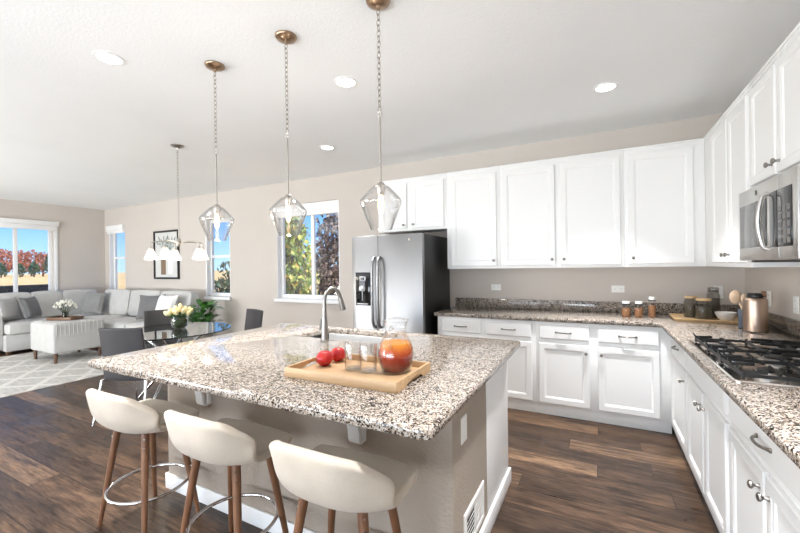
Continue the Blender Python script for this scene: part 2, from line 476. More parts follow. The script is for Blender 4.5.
# ================================================================== ROOM SHELL
WY, WX, LX, RY, CZ = 4.43, 1.15, -9.76, -3.2, 2.756
T = 0.14
def slab_wall(name, axis, at, out, a0, a1, holes, mat='wall', z1=None):
    """a wall of thickness T with rectangular openings; holes = (a0,a1,z0,z1)"""
    z1 = z1 or CZ
    b = B()
    us = sorted({a0, a1, *[h[0] for h in holes], *[h[1] for h in holes]})
    zs = sorted({0.0, z1, *[h[2] for h in holes], *[h[3] for h in holes]})
    cells = set()
    for i in range(len(us) - 1):
        for k in range(len(zs) - 1):
            cu, cz = (us[i] + us[i + 1]) / 2, (zs[k] + zs[k + 1]) / 2
            if not any(h[0] < cu < h[1] and h[2] < cz < h[3] for h in holes): cells.add((i, k))
    def pt(u, d, z):
        return (u, at + d * out, z) if axis == 'y' else (at + d * out, u, z)
    def quad(a_, b_, c_, d_): b.b.faces.new([b.b.verts.new(q) for q in (a_, b_, c_, d_)])
    for i, k in cells:
        u0, u1, w0, w1 = us[i], us[i + 1], zs[k], zs[k + 1]
        quad(pt(u0, 0, w0), pt(u1, 0, w0), pt(u1, 0, w1), pt(u0, 0, w1))
        quad(pt(u0, T, w0), pt(u1, T, w0), pt(u1, T, w1), pt(u0, T, w1))
        if (i - 1, k) not in cells: quad(pt(u0, 0, w0), pt(u0, T, w0), pt(u0, T, w1), pt(u0, 0, w1))
        if (i + 1, k) not in cells: quad(pt(u1, 0, w0), pt(u1, T, w0), pt(u1, T, w1), pt(u1, 0, w1))
        if (i, k - 1) not in cells: quad(pt(u0, 0, w0), pt(u1, 0, w0), pt(u1, T, w0), pt(u0, T, w0))
        if (i, k + 1) not in cells: quad(pt(u0, 0, w1), pt(u1, 0, w1), pt(u1, T, w1), pt(u0, T, w1))
    bmesh.ops.remove_doubles(b.b, verts=b.b.verts[:], dist=1e-5)
    return struct(b.build(name, mat, None, True, smooth=False))

struct(B().box(LX - T, WX + T, RY - T, WY + T, -0.12, 0).build('floor', 'floor', smooth=False))
struct(B().box(LX - T, WX + T, RY - T, WY + T, CZ, CZ + 0.15).build('ceiling', 'ceiling', smooth=False))
W2 = (-4.54, -3.31, 0.93, 2.39)
W1 = (-6.29, -5.64, 0.92, 2.30)
W0 = (-9.58, -8.95, 0.62, 2.34)
BW = (2.28, 3.535, 0.62, 2.31)
slab_wall('wall_back', 'y', WY, 1, LX, WX, [W2, W1, W0])
slab_wall('wall_left', 'x', LX, -1, RY, WY, [BW])
slab_wall('wall_right', 'x', WX, 1, RY, WY, [])
slab_wall('wall_rear', 'y', RY, -1, LX, WX, [(-4.1, 0.3, 0.05, 2.4), (-8.9, -5.5, 0.4, 2.4)])

def window(n, axis, at, out, a0, a1, z0, z1, split, bars):
    """vinyl frame set inside the opening; bars = list of ('v',u) or ('h',z)"""
    d0, d1 = 0.075, 0.125
    def bx(b, u0, u1, w0, w1, e0=d0, e1=d1, bev=0.004):
        if axis == 'y': b.box(u0, u1, min(at + e0 * out, at + e1 * out), max(at + e0 * out, at + e1 * out), w0, w1, bev)
        else: b.box(min(at + e0 * out, at + e1 * out), max(at + e0 * out, at + e1 * out), u0, u1, w0, w1, bev)
    root = thing('window_%d' % n, None, None, (at, 0, 0) if axis == 'x' else (0, at, 0)); root['kind'] = 'structure'
    f = 0.06
    b = B(); bx(b, a0, a0 + f, z0, z1); bx(b, a1 - f, a1, z0, z1); bx(b, a0 + f, a1 - f, z0, z0 + f); bx(b, a0 + f, a1 - f, z1 - f, z1)
    b.build('window_frame', 'trim', root, True)
    for kind, q in bars:
        b = B()
        if kind == 'v': bx(b, q - 0.03, q + 0.03, z0 + f, z1 - f, d0 + 0.005, d1 - 0.005)
        else: bx(b, a0 + f, a1 - f, q - 0.022, q + 0.022, d0 + 0.005, d1 - 0.005)
        b.build('meeting_rail', 'trim', root, True)
    b = B(); bx(b, a0 + f * 0.8, a1 - f * 0.8, z0 + f * 0.8, z1 - f * 0.8, 0.098, 0.102, 0)
    b.build('window_pane', 'pane', root, True, smooth=False)
    return root, bx
r2, bx = window(1, 'y', WY, 1, *W2, None, [('v', -3.875)])
b = B(); bx(b, W2[0] - 0.02, W2[1] + 0.03, 0.875, 0.928, -0.06, 0.0, 0.006); bx(b, W2[0] + .002, W2[1] - .002, 0.918, 0.932, -0.01, 0.074, 0.002); b.build('window_sill', 'trim', r2, True)
b = B(); bx(b, W2[0] + .002, W2[0] + .012, .935, 2.388, 0.0, 0.074, 0.001); bx(b, W2[1] - .012, W2[1] - .002, .935, 2.388, 0.0, 0.074, 0.001); b.build('jamb_liner', 'trim', r2, True)
b = B(); bx(b, W2[0] + .014, W2[1] - .014, 2.20, 2.385, 0.0, 0.072, 0.006); b.build('blind_headrail', 'trim', r2, True)
r1, bx = window(2, 'y', WY, 1, *W1, None, [('h', 1.63)])
b = B(); bx(b, W1[0] - 0.0, W1[1] + 0.03, 0.865, 0.918, -0.05, 0.0, 0.006); b.build('window_sill', 'trim', r1, True)
b = B(); bx(b, W1[0] + .002, W1[0] + .03, .925, 2.298, -0.004, 0.074, 0.001); bx(b, W1[1] - .012, W1[1] - .002, .925, 2.298, 0.0, 0.074, 0.001); b.build('jamb_liner', 'trim', r1, True)
r0, bx = window(3, 'y', WY, 1, *W0, None, [('h', 1.68)])
b = B(); bx(b, W0[0] + .002, W0[0] + .02, .625, 2.338, -0.004, 0.074, 0.001); b.build('jamb_liner', 'trim', r0, True)
b = B(); bx(b, W0[0] - .03, W0[1] + .0, 2.21, 2.26, -0.03, -0.001, 0.003); bx(b, W0[0] - .03, W0[1] + .0, 2.26, 2.385, -0.055, -0.001, 0.006); b.build('blind_valance', 'trim', r0, True)
rb, bx = window(4, 'x', LX, -1, *BW, None, [('v', 2.985)])
b = B(); bx(b, BW[0] - .06, BW[0], .56, 2.31, -0.02, -0.001, 0.003); bx(b, BW[1], BW[1] + .05, .56, 2.31, -0.02, -0.001, 0.003); b.build('window_casing', 'trim', rb, True)
b = B(); bx(b, BW[0] - .08, BW[1] + .04, 2.225, 2.315, -0.05, -0.021, 0.006); bx(b, BW[0] - .08, BW[1] + .06, 2.315, 2.405, -0.07, -0.001, 0.008); b.build('blind_valance', 'trim', rb, True)
# rear openings keep their frames too
for nn, (a0, a1, z0, z1) in ((5, (-4.1, 0.3, .05, 2.4)), (6, (-8.9, -5.5, .4, 2.4))):
    rr, bx = window(nn, 'y', RY, -1, a0, a1, z0, z1, None, [('v', (a0 + a1) / 2)])

def baseboard(name, x0, x1, y0, y1):
    b = B().box(x0, x1, y0, y1, 0.001, 0.085, 0.002)
    t_ = 0.006
    if x1 - x0 > y1 - y0: b.box(x0, x1, y0 + t_ * 0.6, y1, 0.085, 0.10, 0.002)
    else: b.box(x0 + t_ * .3, x1 - t_ * .3, y0, y1, 0.085, 0.10, 0.002)
    return struct(b.build(name, 'trim', None, True))
baseboard('baseboard_back', LX + .016, -2.56, WY - 0.015, WY - .001)
baseboard('baseboard_left', LX + .001, LX + 0.015, RY + .02, WY - .02)

# ceiling cans
CANS = [(-2.74, 1.28, 'round recessed ceiling light nearest the top left corner, left of the pendants'),
        (-1.62, 2.27, 'round recessed ceiling light between the middle and right pendants'),
        (-2.69, 3.40, 'small looking recessed ceiling light above the fridge side wall, farthest of the cans'),
        (0.06, 3.31, 'round recessed ceiling light above the right end of the back cabinets')]
def can(x, y, label=None):
    t = thing('recessed_light', label, 'ceiling light', (x, y, CZ), 0, 'recessed ceiling lights')
    B().lathe([(0.085, -0.0005), (0.085, -0.006), (0.07, -0.008), (0.066, -0.004)], n=32).build('trim_ring', 'trim', t)
    B().lathe([(0.0005, -0.0035), (0.066, -0.0035)], n=32).build('lens', 'led', t)
    lamp('can_lamp', 'AREA', (x, y, CZ - 0.02), 14, (.985, 0.985, 1.0), (x, y, 0), shape='DISK', size=0.13, spread=math.radians(72))
    return t
for q in CANS: can(*q)
for x, y, lab in ((.06, 1.28, 'added unseen recessed ceiling light above the near end of the aisle'), (-1.62, .25, 'added unseen recessed ceiling light behind the bar stools'), (-2.74, -.9, 'added unseen recessed ceiling light far behind the bar stools')): can(x, y, lab)  # extra cans out of view, added for downlight on floor and base cabinets

# ================================================================== CABINETS
def mapper(axis, face):
    if axis == 'y': return lambda u, d, z: (u, face - d, z)      # faces -Y
    return lambda u, d, z: (face - d, u, z)                      # faces -X
def nested(b, mp, u0, u1, z0, z1, loops):
    rs = []
    for ins, d in loops:
        rs.append(b.ring([mp(u0 + ins, d, z0 + ins), mp(u1 - ins, d, z0 + ins), mp(u1 - ins, d, z1 - ins), mp(u0 + ins, d, z1 - ins)]))
    for a, c in zip(rs, rs[1:]): b.bridge(a, c)
    b.cap(rs[-1]); b.cap(rs[0])
DOOR = [(0, 0.0006), (0, .014), (.004, .019), (.046, .019), (.050, .016), (.056, .0145), (.062, .009), (.064, .009)]
DRAW = [(0, 0.0006), (0, .012), (.007, .0165), (.012, .019)]
def door(par, mp, u0, u1, z0, z1, knob=None, name='door'):
    b = B(); nested(b, mp, u0, u1, z0, z1, DOOR); d = b.build(name, 'cabinet', par, True, 25)
    if knob: make_knob(d, mp, *knob)
    return d
def drawer(par, mp, u0, u1, z0, z1, pull=True):
    b = B(); nested(b, mp, u0, u1, z0, z1, DRAW); d = b.build('drawer', 'cabinet', par, True, 25)
    if pull: make_pull(d, mp, (u0 + u1) / 2, (z0 + z1) / 2)
    return d
def make_knob(par, mp, u, z):
    b = B(); prof = [(.009, .0185), (.006, .024), (.005, .034), (.010, .038), (.0145, .043), (.0135, .049), (.008, .052), (.001, .053)]
    n = 16; rings = []
    for r, d in prof:
        rings.append([mp(u + r * math.cos(2 * PI * i / n), d, z + r * math.sin(2 * PI * i / n)) for i in range(n)])
    b.loft(rings); b.build('knob', 'nickel', par, True)
def make_pull(par, mp, u, z, L=0.062):
    b = B()
    pts = []
    for i in range(13):
        tt = i / 12 * 2 - 1
        pts.append(Vector(mp(u + tt * L, .022 + .024 * (1 - abs(tt) ** 2.6), z)))
    b.tube(pts, [.0055 if abs(i - 6) < 6 else .0065 for i in range(13)], 10)
    for sg in (-1, 1):
        n = 12; rr_ = []
        for r, d in ((.009, .0185), (.009, .023), (.006, .026)):
            rr_.append([mp(u + sg * L + r * math.cos(2 * PI * i / n), d, z + r * math.sin(2 * PI * i / n)) for i in range(n)])
        b.loft(rr_)
    b.build('pull_handle', 'nickel', par, True)

def box_uv(b, mp, u0, u1, d0, d1, z0, z1, bev=0.0):
    p, q = mp(u0, d0, z0), mp(u1, d1, z1)
    b.box(min(p[0], q[0]), max(p[0], q[0]), min(p[1], q[1]), max(p[1], q[1]), z0, z1, bev)

BF, RF = 3.755, 0.512           # face planes of the back and right runs
mpB, mpR = mapper('y', BF), mapper('x', RF)
def base_unit(mp, u0, u1, depth, label, fronts, center):
    t = thing('base_cabinet', label, 'cabinet', center, 0, 'white base cabinets')
    b = B(); box_uv(b, mp, u0 + .0008, u1 - .0008, -depth, 0, .098, .875, 0.001); b.build('body', 'cabinet', t, True)
    b = B(); box_uv(b, mp, u0 + .0008, u1 - .0008, -.05, -.022, .001, .0975, 0.001); b.build('toe_kick', 'cabinet', t, True)
    for f in fronts:
        if f[0] == 'door': door(t, mp, *f[1:])
        else: drawer(t, mp, *f[1:])
    return t
D0, D1, R0, R1 = .122, .675, .715, .848
base_unit(mpB, -1.53, -.54, .66, 'white base cabinet run beside the fridge with two drawers, partly behind the island',
          [('drawer', -1.485, -1.06, R0, R1), ('drawer', -1.0, -.575, R0, R1), ('door', -1.485, -1.06, D0, D1, (-1.09, .615)), ('door', -1.0, -.575, D0, D1, (-.97, .615))], (-1.03, 4.1, 0))
base_unit(mpB, -.54, .511, .66, 'white base cabinet under the three spice jars with two doors and two drawers',
          [('drawer', -.51, -.085, R0, R1), ('drawer', -.02, .43, R0, R1), ('door', -.51, -.085, D0, D1, (-.113, .61)), ('door', -.02, .43, D0, D1, (.008, .61))], (-.02, 4.1, 0))
base_unit(mpR, 3.075, 4.42, .635, 'white corner base cabinet with one small drawer, beside the jar board',
          [('drawer', 3.10, 3.66, R0, R1), ('door', 3.10, 3.66, D0, D1, (3.125, .61))], (.82, 3.7, 0))
base_unit(mpR, 2.17, 3.075, .635, 'white base cabinet under the gas cooktop with a blank drawer front',
          [('drawer', 2.195, 3.05, R0, R1, False), ('door', 2.63, 3.05, D0, D1, (2.66, .61)), ('door', 2.195, 2.60, D0, D1, (2.57, .61))], (.82, 2.62, 0))
base_unit(mpR, 1.29, 2.17, .635, 'white base cabinet nearest the camera with a wide drawer and arched pull',
          [('drawer', 1.32, 2.14, R0, R1), ('door', 1.745, 2.14, D0, D1, (1.775, .61)), ('door', 1.32, 1.72, D0, D1, (1.69, .61))], (.82, 1.73, 0))
base_unit(mpR, .35, 1.29, .635, 'white base cabinet at the end of the right run, out past the last knobs',
          [('drawer', .38, 1.26, R0, R1), ('door', .82, 1.26, D0, D1, (.85, .61)), ('door', .38, .79, D0, D1, (.76, .61))], (.82, .8, 0))

# worktop along the walls: one L of granite with its upstand
t = thing('granite_worktop', 'long L shaped speckled granite worktop along the back and right walls', 'worktop', (0.2, 4.0, .877))
b = B()
outline = [(-1.56, 3.725), (.432, 3.725), (.44, 3.717), (.44, .33), (WX - .001, .33), (WX - .001, WY - .001), (-1.56, WY - .001)]
def inset(poly, d):
    n = len(poly); out = []
    for i in range(n):
        p0, p1, p2 = Vector(poly[i - 1]), Vector(poly[i]), Vector(poly[(i + 1) % n])
        e1, e2 = (p1 - p0).normalized(), (p2 - p1).normalized()
        n1, n2 = Vector((-e1.y, e1.x)), Vector((-e2.y, e2.x))
        k = (n1 + n2); k = k / max(.2, k.dot(n1)); out.append(tuple(p1 + k * d))
    return out
b.loft([[(x, y, z) for x, y in inset(outline, d)] for d, z in ((.006, .8765), (.0, .882), (.0, .908), (.003, .913), (.008, .915))])
b.build('slab', 'granite', t, True, 50)
B().box(-1.56, WX - .022, WY - .021, WY - .0012, .9155, 1.017, .002).build('backsplash', 'granite', t, True)
B().box(WX - .021, WX - .0012, .33, WY - .0012, .9155, 1.017, .002).build('backsplash', 'granite', t, True)

# wall cabinets
UF, UX = 4.075, .808
mpU, mpUR = mapper('y', UF), mapper('x', UX)
def wall_unit(mp, u0, u1, depth, z0, z1, label, doors, center, group='white wall cabinets'):
    t = thing('wall_cabinet', label, 'cabinet', center, 0, group)
    b = B(); box_uv(b, mp, u0 + .0008, u1 - .0008, -depth, 0, z0, z1, 0.001); b.build('body', 'cabinet', t, True)
    b = B(); box_uv(b, mp, u0 + .0008, u1 - .0008, -depth, .004, z1 + .0005, z1 + .022, 0.002)
    box_uv(b, mp, u0 + .0008, u1 - .0008, -depth, .010, z1 + .0225, z1 + .04, 0.004); b.build('crown_moulding', 'cabinet', t, True)
    for d in doors: door(t, mp, *d)
    return t
UZ0, UZ1 = 1.37, 2.425
DZ0, DZ1, KZ = 1.40, 2.40, 1.455
wall_unit(mpU, -2.44, -1.53, .35, 1.83, UZ1, 'short white wall cabinet above the fridge with two doors',
          [(-2.405, -2.035, 1.86, DZ1, (-2.07, 1.90)), (-1.975, -1.56, 1.86, DZ1, (-1.945, 1.90))], (-2, 4.2, 1.83))
wall_unit(mpU, -1.53, -.93, .35, UZ0, UZ1, 'tall white wall cabinet with a single door, next to the fridge',
          [(-1.475, -.965, DZ0, DZ1, (-.995, KZ))], (-1.2, 4.2, UZ0))
wall_unit(mpU, -.93, .21, .35, UZ0, UZ1, 'white double wall cabinet in the middle of the back wall run',
          [(-.90, -.385, DZ0, DZ1, (-.415, KZ)), (-.335, .18, DZ0, DZ1, (-.305, KZ))], (-.36, 4.2, UZ0))
wall_unit(mpU, .21, .8075, .35, UZ0, UZ1, 'tall white wall cabinet with a single wide door, at the corner above the spice jars',
          [(.24, .725, DZ0, DZ1, (.275, KZ))], (.5, 4.2, UZ0))
wall_unit(mpUR, 2.965, 4.42, .338, UZ0, UZ1, 'white wall cabinet left of the microwave with two narrow doors',
          [(3.40, 3.80, DZ0, DZ1, (3.43, KZ)), (2.995, 3.375, DZ0, DZ1, (3.345, KZ))], (.97, 3.6, UZ0))
wall_unit(mpUR, 2.195, 2.965, .338, 1.815, UZ1, 'short white wall cabinet directly above the microwave',
          [(2.575, 2.935, 1.845, DZ1, (2.605, 1.90)), (2.225, 2.545, 1.845, DZ1, (2.515, 1.90))], (.97, 2.58, 1.815))
wall_unit(mpUR, 1.30, 2.195, .338, UZ0, UZ1, 'white wall cabinet on the near side of the microwave',
          [(1.76, 2.165, DZ0, DZ1, (1.79, KZ)), (1.33, 1.73, DZ0, DZ1, (1.70, KZ))], (.97, 1.75, UZ0))

# ================================================================== FRIDGE
FYF = 3.575
t = thing('refrigerator', 'stainless steel side by side fridge with a black side and ice dispenser', 'fridge', (-2.05, 3.99, 0))
FL, FR, FG = -2.505, -1.625, -2.16
B().box(FL + .004, FR, FYF + .075, 4.40, .02, 1.745, .006).build('body', 'sidepanel', t, True)
B().box(FL + .03, FR - .03, FYF + .09, FYF + .12, .001, .019, 0).build('plinth', 'black', t, True)
def fridge_door(x0, x1):
    b = B(); n = 14; rings = []
    rows = []
    for z in (.045, .05, 1.745, 1.752):
        row = []
        ins = .004 if z in (.045, 1.752) else 0
        for i in range(n + 1):
            f = i / n; x = x0 + (x1 - x0) * f
            bow = .016 * (1 - (2 * f - 1) ** 4)
            row.append((x, FYF + .016 - bow + ins, z))
        row += [(x1, FYF + .07, z), (x0, FYF + .07, z)]
        rows.append(row)
    b.loft(rows)
    return b.build('door', 'steel', t, True, 30)
dl = fridge_door(FL, FG - .003); dr = fridge_door(FG + .003, FR)
for d, x in ((dl, FG - .035), (dr, FG + .035)):
    b = B(); pts = [(x, FYF + .004, .74), (x, FYF - .03, .755), (x, FYF - .052, .80)] + [(x, FYF - .058 - .006 * math.sin(PI * k / 8), .85 + .55 * k / 8) for k in range(9)] + [(x, FYF - .052, 1.45), (x, FYF - .03, 1.495), (x, FYF + .004, 1.51)]
    b.tube(pts, .016, 12); b.build('handle', 'steel', d, True)
b = B().box(-2.445, -2.255, FYF - .012, FYF + .006, .975, 1.345, .006)
disp = b.build('ice_dispenser', 'blackglass', dl, True)
B().box(-2.36, -2.26, FYF - .016, FYF - .0125, 1.245, 1.315, .002).build('display', 'slot', disp, True) if False else None
tag(B().box(-2.392, -2.308, FYF - .017, FYF - .0125, 1.25, 1.30, .002).build('control_panel', 'steel', dl, True), 'grey button panel on the dispenser')
tag(B().box(-2.375, -2.325, FYF - .0185, FYF - .0172, 1.262, 1.288, .001).build('screen', 'blackglass', dl, True), 'dark screen')
b = B().box(-2.37, -2.33, FYF - .022, FYF - .0125, 1.15, 1.20, .004); b.tube([(-2.35, FYF - .018, 1.15), (-2.35, FYF - .018, 1.03)], .006, 8); b.build('nozzle', 'steel', dl, True)
b = B().box(-2.425, -2.275, FYF - .024, FYF - .0125, .985, 1.0, .003); b.build('drip_shelf', 'steel', dl, True)
b = B(); b.lathe([(.001, 0), (.013, 0), (.013, .003), (.001, .003)], n=20)
for v in b.b.verts: v.co = Vector((v.co.x - 1.765, FYF + .004 - v.co.z - .004, v.co.y + 1.69))
b.build('badge', 'nickel', dr, True)

# ================================================================== MICROWAVE
t = thing('microwave', 'stainless steel microwave mounted above the cooktop', 'microwave', (.94, 2.58, 1.41))
MX = .745; mpM = mapper('x', MX)
Y0, Y1, MZ0, MZ1 = 2.20, 2.96, 1.412, 1.81
b = B(); box_uv(b, mpM, Y0, Y1, -.40, -.03, MZ0, MZ1, .003); b.build('body', 'steel_light', t, True)
b = B(); box_uv(b, mpM, Y0 + .01, Y1 - .01, -.38, -.05, MZ0 - .012, MZ0 - .0005, .002); b.build('vent_panel', 'black', t, True)
YC = 2.40
b = B(); box_uv(b, mpM, YC + .001, Y1, -.0295, 0, MZ0, MZ1, .004); dd = b.build('door', 'steel_light', t, True)
b = B(); box_uv(b, mpM, YC + .135, Y1 - .03, .0004, .003, MZ0 + .07, MZ1 - .085, .002); b.build('door_window', plain('microwave_window', (96, 96, 95), 0.12, bstr=0), dd, True)
b = B(); box_uv(b, mpM, YC + .004, YC + .09, .0004, .003, MZ0 + .06, MZ1 - .07, .002); b.build('dark_glass', 'blackglass', dd, True)
b = B()
yh = YC + .11
b.tube([mpM(yh, .001, MZ0 + .05), mpM(yh, .022, MZ0 + .06)] + [mpM(yh, .026 + .014 * math.sin(PI * k / 10), MZ0 + .075 + .23 * k / 10) for k in range(11)] + [mpM(yh, .022, MZ1 - .08), mpM(yh, .001, MZ1 - .07)], .011, 12)
b.build('handle', 'steel_light', dd, True)
b = B(); box_uv(b, mpM, Y0, YC - .001, -.0295, 0, MZ0, MZ1, .004); cp = b.build('control_panel', 'steel_light', t, True)
b = B(); box_uv(b, mpM, Y0 + .05, YC - .004, .0004, .003, MZ0 + .06, MZ1 - .07, .002); kp = b.build('keypad', 'blackglass', cp, True)
b = B()
for r_ in range(5):
    for c_ in range(3):
        box_uv(b, mpM, Y0 + .062 + c_ * .045, Y0 + .094 + c_ * .045, .0034, .0046, MZ0 + .075 + r_ * .037, MZ0 + .10 + r_ * .037, 0)
b.build('button', 'slot', cp, True)
b = B(); box_uv(b, mpM, 2.665, 2.69, .0004, .002, MZ1 - .05, MZ1 - .025, .0008); b.build('badge', 'slot', dd, True)

# ================================================================== COOKTOP
t = thing('gas_cooktop', 'gas cooktop with black cast iron grates set into the granite', 'cooktop', (.79, 2.51, .9155))
X0, X1, Y0, Y1 = .478, 1.01, 1.985, 2.89
Z = .9158
b = B()
def rrect(x0, x1, y0, y1, r, z, n=6):
    pts = []
    for cx, cy, a0 in ((x1 - r, y1 - r, 0), (x0 + r, y1 - r, 90), (x0 + r, y0 + r, 180), (x1 - r, y0 + r, 270)):
        for k in range(n + 1):
            a = math.radians(a0 + 90 * k / n); pts.append((cx + r * math.cos(a), cy + r * math.sin(a), z))
    return pts
b.loft([rrect(X0, X1, Y0, Y1, .02, Z), rrect(X0, X1, Y0, Y1, .02, Z + .006), rrect(X0 + .006, X1 - .006, Y0 + .006, Y1 - .006, .018, Z + .010),
        rrect(X0 + .022, X1 - .022, Y0 + .022, Y1 - .022, .015, Z + .006)])
b.build('cook_surface', 'cookplate', t, True, 30)
burn = [(.625, 2.135, .04), (.88, 2.135, .034), (.75, 2.44, .055), (.625, 2.745, .034), (.88, 2.745, .04)]
for x, y, r in burn:
    br = B().lathe([(r * 1.35, 0), (r * 1.35, .006), (r, .010), (r, .018), (r * .6, .02)], (x, y, Z + .0065), 24, True, True).build('burner', 'burner', t, True)
    B().lathe([(r * .92, .0203), (r * .92, .026), (r * .7, .029), (.001, .029)], (x, y, Z + .0065), 24, True, False).build('burner_cap', 'iron', br, True)
gz = Z + .038
for g0, g1 in ((Y0 + .03, Y0 + .325), (Y0 + .335, Y1 - .335), (Y1 - .325, Y1 - .03)):
    b = B(); h = .0065
    xa, xb = X0 + .035, X1 - .035
    def bar(ax, ay, bx_, by, z0=gz, z1=gz, w=.005):
        d = Vector((bx_ - ax, by - ay, 0)).normalized(); s_ = Vector((-d.y, d.x, 0)) * w
        b.loft([[(ax + s_.x, ay + s_.y, z0 - h), (ax - s_.x, ay - s_.y, z0 - h), (ax - s_.x * .7, ay - s_.y * .7, z0 + h), (ax + s_.x * .7, ay + s_.y * .7, z0 + h)],
                [(bx_ + s_.x, by + s_.y, z1 - h), (bx_ - s_.x, by - s_.y, z1 - h), (bx_ - s_.x * .7, by - s_.y * .7, z1 + h), (bx_ + s_.x * .7, by + s_.y * .7, z1 + h)]])
    zb = gz - .010
    for yy in (g0, g1): bar(xa, yy, xb, yy, zb, zb, .0055)
    for xx in (xa, xb, (xa + xb) / 2): bar(xx, g0, xx, g1, zb, zb, .0055)
    ym = (g0 + g1) / 2
    for q in (g0 + .002, ym, g1 - .002):
        for x_end, x_in in ((xb, (xa + xb) / 2 + .155), (xb, (xa + xb) / 2 + .02), (xa, (xa + xb) / 2 - .155), ):
            bar(x_end, q, x_in, q, gz + .002, gz + .006, .005)
        for x_end, sg_ in ((xb, 1), (xa, -1)):
            bar(x_end, q, x_end + sg_ * .014, q, gz + .002, gz + .022, .005)
    for xc in ((xa + (xa + xb) / 2) / 2, (xb + (xa + xb) / 2) / 2):
        for sy_ in (1, -1): bar(xc, ym + sy_ * (g1 - g0) / 2, xc, ym + sy_ * .03, gz, gz + .007, .005)
    for xx in (xa, (xa + xb) / 2, xb):
        for yy in (g0, g1):
            b.box(xx - .006, xx + .006, yy - .006, yy + .006, Z + .0085, gz + .004, .002)
    b.build('grate', 'iron', t, True, 30)
for k in range(5):
    kn = B().lathe([(.023, 0), (.023, .004), (.019, .006), (.018, .026), (.014, .030), (.001, .030)], (X0 + .085, 2.44 + (k - 2) * .052, Z + .007), 20, True, False).build('knob', 'chrome', t, True)

# ================================================================== ISLAND
IX0, IX1, IY0, IY1 = -2.48, -.54, 1.465, 2.49
t = thing('kitchen_island', 'kitchen island base, taupe textured knee wall with a white cabinet end', 'kitchen island', (-1.5, 2.0, 0))
B().box(IX0, IX1, IY0, IY0 + .14, .0, .8762, .0).build('knee_wall', 'taupe', t, True)
B().box(IX1 - .14, IX1, IY0 + .1402, 1.985, .0, .8762, .0).build('side_wall', 'taupe', t, True)
b = B().box(IX0 + .012, IX1 - .15, IY0 + .1404, IY1 - .02, .115, .70, .0); b.build('body', 'cabinet', t, True)
b = B().box(IX0 + .06, IX1 - .15, IY0 + .15, IY1 - .07, .0, .1148, .0); b.build('toe_kick', 'cabinet', t, True)
tag(B().box(IX1 - .149, IX1 + .004, 1.9856, IY1, .0, .8762, .002).build('end_panel', 'cabinet', t, True), 'white end panel')
mpI = lambda u, d, z: (u, IY1 - .02 + d, z)
for k in range(4):
    u0 = IX0 + .03 + k * .44
    b = B(); nested(b, mpI, u0, u0 + .42, .15, .85, DOOR); b.build('door', 'cabinet', t, True, 25)
B().box(IX0 + .012, IX1 - .15, IY1 - .06, IY1 - .0204, .7004, .8762, 0).build('face_rail', 'cabinet', t, True)
B().box(IX0 - .015, IX1 + .015, IY0 - .015, IY0 - .0004, .001, .095, .004).build('baseboard', 'trim', t, True)
B().box(IX1 + .0005, IX1 + .019, IY0 - .0002, IY1 + .014, .001, .095, .004).build('baseboard', 'trim', t, True)
B().box(IX0 - .015, IX0 - .0005, IY0 - .0002, IY1 - .08, .001, .095, .004).build('baseboard', 'trim', t, True)
for x in (-2.07, -.985):
    b = B(); zb_ = .612
    cur = []
    for k in range(13):
        a = PI / 2 * k / 12
        cur.append((IY0 - .055 - .17 * (1 - math.cos(a)) ** .9, zb_ + .02 + .243 * math.sin(a)))
    cur = [(IY0 - .03, zb_), (IY0 - .048, zb_ + .006)] + cur
    web = [(IY0 - .0006, zb_)] + cur + [(IY0 - .0006, .8755)]
    b.loft([[(x - .006, y, z) for y, z in web], [(x + .006, y, z) for y, z in web]])
    for p, q in zip(cur, cur[1:]):
        d = Vector((0, q[0] - p[0], q[1] - p[1])).normalized(); nn_ = Vector((0, -d.z, d.y)) * .007
        b.loft([[(x - .03, p[0] + nn_.y, p[1] + nn_.z), (x + .03, p[0] + nn_.y, p[1] + nn_.z), (x + .03, p[0] - nn_.y, p[1] - nn_.z), (x - .03, p[0] - nn_.y, p[1] - nn_.z)],
                [(x - .03, q[0] + nn_.y, q[1] + nn_.z), (x + .03, q[0] + nn_.y, q[1] + nn_.z), (x + .03, q[0] - nn_.y, q[1] - nn_.z), (x - .03, q[0] - nn_.y, q[1] - nn_.z)]])
    b.box(x - .03, x + .03, IY0 - .03, IY0 - .0005, zb_ - .004, .875, .003)
    b.build('bracket', 'trim', t, True, 30)
def outlet(parent, mp, u, z, horiz=False, world=True):
    w, h = (.115, .07) if horiz else (.07, .115)
    b = B(); nested(b, mp, u - w / 2, u + w / 2, z - h / 2, z + h / 2, [(0, .0006), (0, .004), (.004, .007)])
    pl = b.build('outlet_plate' if parent is not None else 'wall_outlet', 'plate', parent, True, 25)
    for sg in (-1, 1):
        b = B(); cu, cz = (u + sg * .027, z) if horiz else (u, z + sg * .027)
        nested(b, mp, cu - .017, cu + .017, cz - .017, cz + .017, [(0, .0072), (.001, .0088)])
        rc = b.build('receptacle', 'plate', pl, True, 25)
        if parent is None:
            b = B()
            for q in (-1, 1):
                du, dz = (0, q * .006) if horiz else (q * .006, 0)
                pu, pz = (.004, .0012) if horiz else (.0012, .004)
                nested(b, mp, cu + du - pu, cu + du + pu, cz + dz - pz, cz + dz + pz, [(0, .0089), (0, .0094)])
            b.build('slot', 'slot', rc, True)
    return pl
mpE = lambda u, d, z: (IX1 + d, u, z)
outlet(t, mpE, 1.605, .685)
